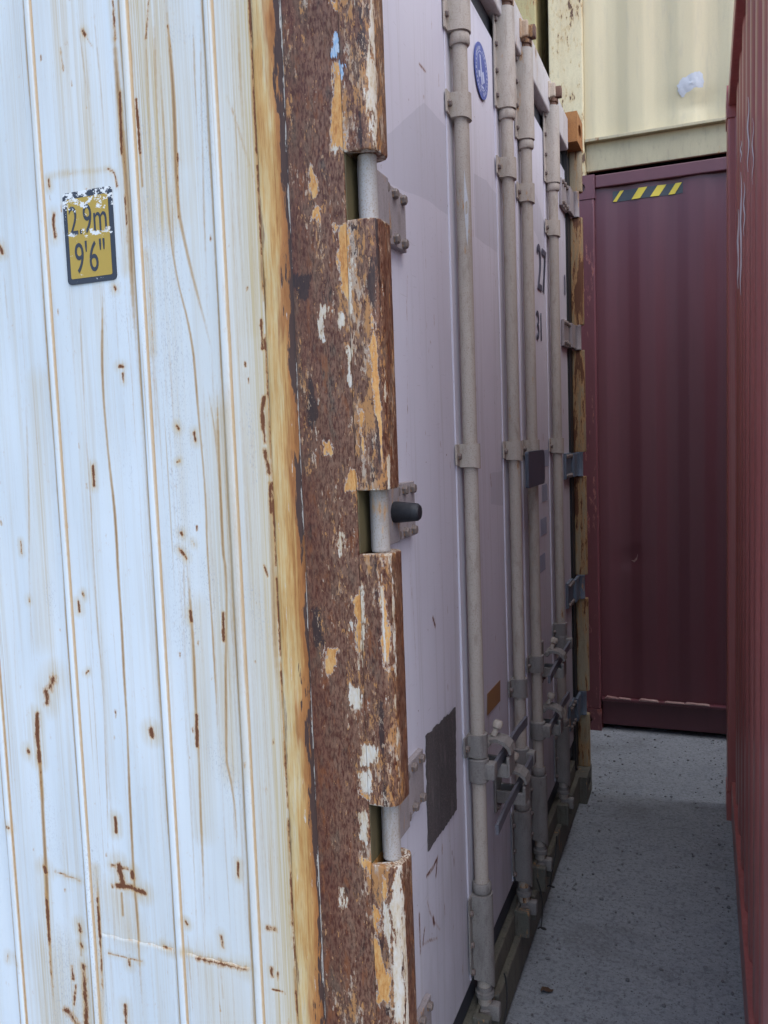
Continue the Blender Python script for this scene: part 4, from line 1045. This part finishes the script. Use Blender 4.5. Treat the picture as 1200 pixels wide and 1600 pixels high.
def box_container(root, Lx, Wy, Hz, mw, mp, mr, mcst, wall_dents=(), period=.222, depth=.034, start=.03, sl=.20):
    """steel box: corner posts, castings, rails, four corrugated walls, roof and floor; local x 0..Lx, y 0..Wy"""
    for x0, x1 in ((0, .178), (Lx-.178, Lx)):
        for y0, y1 in ((0, .162), (Wy-.162, Wy)):
            MB().box(x0+.003, x1-.003, y0+.003, y1-.003, .116, Hz-.116, .008).build('corner_post', mp, root)
            for z0, z1 in ((0, .118), (Hz-.118, Hz)): casting('corner_casting', mcst, root, x0, x1, y0, y1, z0, z1)
    pl = trap(period, depth, .176, Lx-.176, start=start, sl=sl); pe = trap(.25, .045, .16, Wy-.16, start=.02)
    parts = {}
    parts['side'] = sheet('side_wall', mw, root, pl, .165, Hz-.06, lambda u, d, z: (u, .030+d, z), wall_dents, True)
    parts['end'] = sheet('end_wall', mw, root, pe, .165, Hz-.06, lambda u, d, z: (.030+d, u, z))
    sheet('side_wall', mw, root, pl, .165, Hz-.06, lambda u, d, z: (u, Wy-.030-d, z)); sheet('end_wall', mw, root, pe, .165, Hz-.06, lambda u, d, z: (Lx-.030-d, u, z))
    for y0, y1 in ((.012, .072), (Wy-.072, Wy-.012)):
        MB().box(.178, Lx-.178, y0, y1, Hz-.066, Hz-.003, .005).build('top_rail', mr, root)
        MB().box(.178, Lx-.178, y0+.030, y1-.006, .026, .168, .004).build('bottom_rail', mr, root)
        a, b = (y0-.006, y1) if y0 < 1 else (y0, y1+.006); MB().box(.178, Lx-.178, a, b, .164, .180, .003).build('rail_lip', mr, root)
    for x0, x1 in ((.006, .066), (Lx-.066, Lx-.006)):
        MB().box(x0, x1, .162, Wy-.162, Hz-.075, Hz-.012, .005).build('top_rail', mr, root); MB().box(x0+.012, x1-.012, .162, Wy-.162, .016, .166, .004).build('bottom_rail', mr, root)
    MB().box(.07, Lx-.07, .07, Wy-.07, Hz-.04, Hz-.02).build('roof', mw, root); MB().box(.07, Lx-.07, .09, Wy-.09, .09, .16).build('floor', 'dark_metal', root)
    return parts

RY = 3.205; HS = 2.91
SOFT = dict(period=.236, depth=.0095, start=-.02, sl=.24)
CREASE = dict(period=.236, depth=.020, start=-.02, sl=.24)
maroon = thing('maroon_container', 'maroon corrugated container on the ground closing the alley, under the cream one', 'container', (-.222, RY, 0), group='containers stacked round the alley')
box_container(maroon, 6.058, 2.438, HS, 'maroon', 'maroon_post', 'maroon', 'maroon_post', wall_dents=((.328, .93, .05, .03, .012), (.30, .96, .02, .02, -.006)), **SOFT)
cream = thing('cream_container', 'cream corrugated container with torn white sticker, stacked on the maroon one', 'container', (-.268, RY, HS+.001), group='containers stacked round the alley')
box_container(cream, 6.058, 2.438, 2.591, 'cream', 'cream_rust', 'cream_rail', 'cream_rust', wall_dents=((.69, .28, .12, .06, .022), (.72, .33, .05, .02, -.012)), **CREASE)
lowy = thing('yellow_container', 'dull yellow container at ground level behind the white reefer, left of the maroon one', 'container', (-6.38, RY, 0), group='containers stacked round the alley')
box_container(lowy, 6.058, 2.438, HS, 'yellow', 'yellow', 'yellow', 'yellow')
hiy = thing('yellow_container', 'faded rusty yellow container glimpsed above the reefer doors, beside the cream one', 'container', (-6.38, RY, HS+.001), group='containers stacked round the alley')
box_container(hiy, 6.058, 2.438, 2.591, 'yellow', 'yellow', 'yellow', 'cam')
red = thing('red_container', 'faded red corrugated container with white scrapes facing the reefer doors', 'container', (.558, -.115, 0), group='containers stacked round the alley')
box_container(red, 6.058, 2.565, 2.896, 'red', 'red', 'red', 'red')

# hazard stripe strip, following the corrugation under the maroon top rail
def mdepth(u):
    pr = trap(SOFT['period'], SOFT['depth'], .176, 6.058-.176, start=SOFT['start'], sl=SOFT['sl']); return float(np.interp(u, [q[0] for q in pr], [q[1] for q in pr]))
def strip(mb, u0, u1, z0, z1, slant, off):
    us = np.arange(u0, u1+.0001, .006); n = len(us)
    v = []
    for zz, sh in ((z0, 0), (z1, slant)):
        for u in us: v.append((u+sh, .030+mdepth(u+sh)-off, zz))
    mb.add(v, [(i, i+1, n+i+1, n+i) for i in range(n-1)])
mb = MB(); strip(mb, .264, .604, 2.768, 2.820, 0, .0025); hz = mb.build('hazard_strip', 'hazard_black', maroon, False, 'black and yellow striped strip under the top rail')
for k in range(4):
    mb = MB(); u = .2645+k*.0905; a, b = (u, u+.045) if k else (u-.0, u+.018)
    strip(mb, a, b, 2.7685, 2.8195, .036, .0060)
    if k == 3: continue
    mb.build('yellow_stripe', 'hazard_yellow', hz)
mb = MB(); strip(mb, .532, .567, 2.7685, 2.8195, .034, .0060); mb.build('yellow_stripe', 'hazard_yellow', hz)
# bare edge chips along the maroon bottom lip
mb = MB()
for a, b, h in ((.196, .26, .006), (.26, .33, .004), (.37, .47, .005), (.50, .60, .003), (.60, .72, .004)): mb.prism(jag([(a, .1795), (b, .1795), (b-.01, .1795+h), (a+.01, .1795+h*1.6)], .001, 4), 'y', .0035, .0305)
mb.build('bare_edge', 'maroon_chip', maroon)
# torn sticker on the cream wall
def crpt(X, Z): return (X+.268, Z-2.928)
pts = [crpt(.352, 3.30), crpt(.362, 3.265), crpt(.375, 3.243), crpt(.43, 3.245), crpt(.474, 3.26), crpt(.478, 3.30), crpt(.472, 3.335), crpt(.455, 3.352), crpt(.43, 3.345), crpt(.40, 3.335), crpt(.375, 3.325)]
def cdepth(u):
    pr = trap(CREASE['period'], CREASE['depth'], .176, 6.058-.176, start=CREASE['start'], sl=CREASE['sl']); d = float(np.interp(u, [q[0] for q in pr], [q[1] for q in pr])); return d
jp = jag(pts, .004, 3); cc = (sum(q[0] for q in jp)/len(jp), sum(q[1] for q in jp)/len(jp)); v = [(cc[0], .026+cdepth(cc[0]), cc[1])]
rings = 5
for k in range(1, rings+1):
    for a, b in jp: u = cc[0]+(a-cc[0])*k/rings; z = cc[1]+(b-cc[1])*k/rings; v.append((u, .027+cdepth(u)+.022*math.exp(-((u-.69)/.12)**2-((z-.28)/.06)**2)-.0012*abs(math.sin(u*70+z*40)), z))
N = len(jp); f = [(0, 1+i, 1+(i+1) % N) for i in range(N)]+[(1+k*N+i, 1+k*N+(i+1) % N, 1+(k+1)*N+(i+1) % N, 1+(k+1)*N+i) for k in range(rings-1) for i in range(N)]
mb = MB(); mb.add(v, f); mb.build('torn_sticker', 'paper', cream, False, 'torn white sticker on the cream wall')
# scrapes on the red wall, on the outer ridges of its corrugation
def scrape(k, z0, z1, w):
    P_ = .18+(k+1)*.25; n = 11; zz = np.linspace(z0, z1, n); mb = MB(); l = []; r = []
    for i, z in enumerate(zz):
        f_ = (.25+.75*math.sin(math.pi*i/(n-1)))*rng.uniform(.6, 1)*w; c_ = .5+.2*math.sin(i*1.3)
        for lst, q in ((l, c_-f_/2), (r, c_+f_/2)): lst.append((.030+.0095-.0085*q-.0015, P_-.012+.013*q-.0012, z))
    mb.add(l+r, [(i, i+1, n+i+1, n+i) for i in range(n-1)]); mb.build('paint_scrape', 'scratch', red)
for k, z0, z1, w in ((4, 2.30, 2.50, .45), (6, 2.04, 2.44, .8), (6, 2.47, 2.54, .5), (7, 2.10, 2.38, .9), (5, 2.18, 2.34, .5), (3, 2.2, 2.36, .3)): scrape(k, z0, z1, w)
# scuff beside the dent in the maroon wall
mb = MB()
for pts in ([(.335, .925), (.352, .915), (.366, .93), (.372, .965), (.362, .94), (.350, .925)], [(.318, .975), (.332, .972), (.330, .978)]): mb.add([(a, .030+mdepth(a)+.004, z) for a, z in pts], [tuple(range(len(pts)))])
mb.build('scuff', 'maroon_chip', maroon)

# ------------------------------------------------------------------ grit and a leaf on the ground
def stone(mb, x, y, s):
    b = bmesh.new(); bmesh.ops.create_icosphere(b, subdivisions=1, radius=1)
    b.verts.index_update(); sx, sy2, sz2 = s*rng.uniform(.7, 1.4), s*rng.uniform(.7, 1.4), s*rng.uniform(.4, .8)
    mb.add([(x+w.co.x*sx*rng.uniform(.8, 1.1), y+w.co.y*sy2*rng.uniform(.8, 1.1), sz2*.6+w.co.z*sz2) for w in b.verts], [[w.index for w in q.verts] for q in b.faces]); b.free()
mb = MB()
for k in range(760): stone(mb, rng.uniform(-.1, .62) if k % 3 else (rng.uniform(.0, .07) if k % 2 else rng.uniform(.50, .56)), rng.uniform(.2, 3.4), abs(rng.normal(0, .0026))+.0012)
so = mb.build('gravel', 'stone'); so['kind'] = 'stuff'; so['label'] = 'loose grit scattered on the concrete alley floor'; so['category'] = 'gravel'
def leaf(x, y, s, a, lab):
    v = []; n = 7
    for i in range(n):
        t = i/(n-1); w = s*.32*math.sin(math.pi*(.08+.9*t)); u = (t-.5)*s
        for q in (-1, 0, 1): v.append((x+u*math.cos(a)-q*w*math.sin(a), y+u*math.sin(a)+q*w*math.cos(a), .004+abs(q)*s*.10*(1+.6*math.sin(i*2))+.004*math.sin(i)))
    mb = MB(); mb.add(v, [(3*i+j, 3*i+j+1, 3*i+4+j, 3*i+3+j) for i in range(n-1) for j in range(2)]); tag(mb.build('dry_leaf', 'leaf', None, True), lab, 'leaf')
leaf(.052, 1.005, .038, .5, 'curled dry brown leaf on the concrete beside the reefer sill')
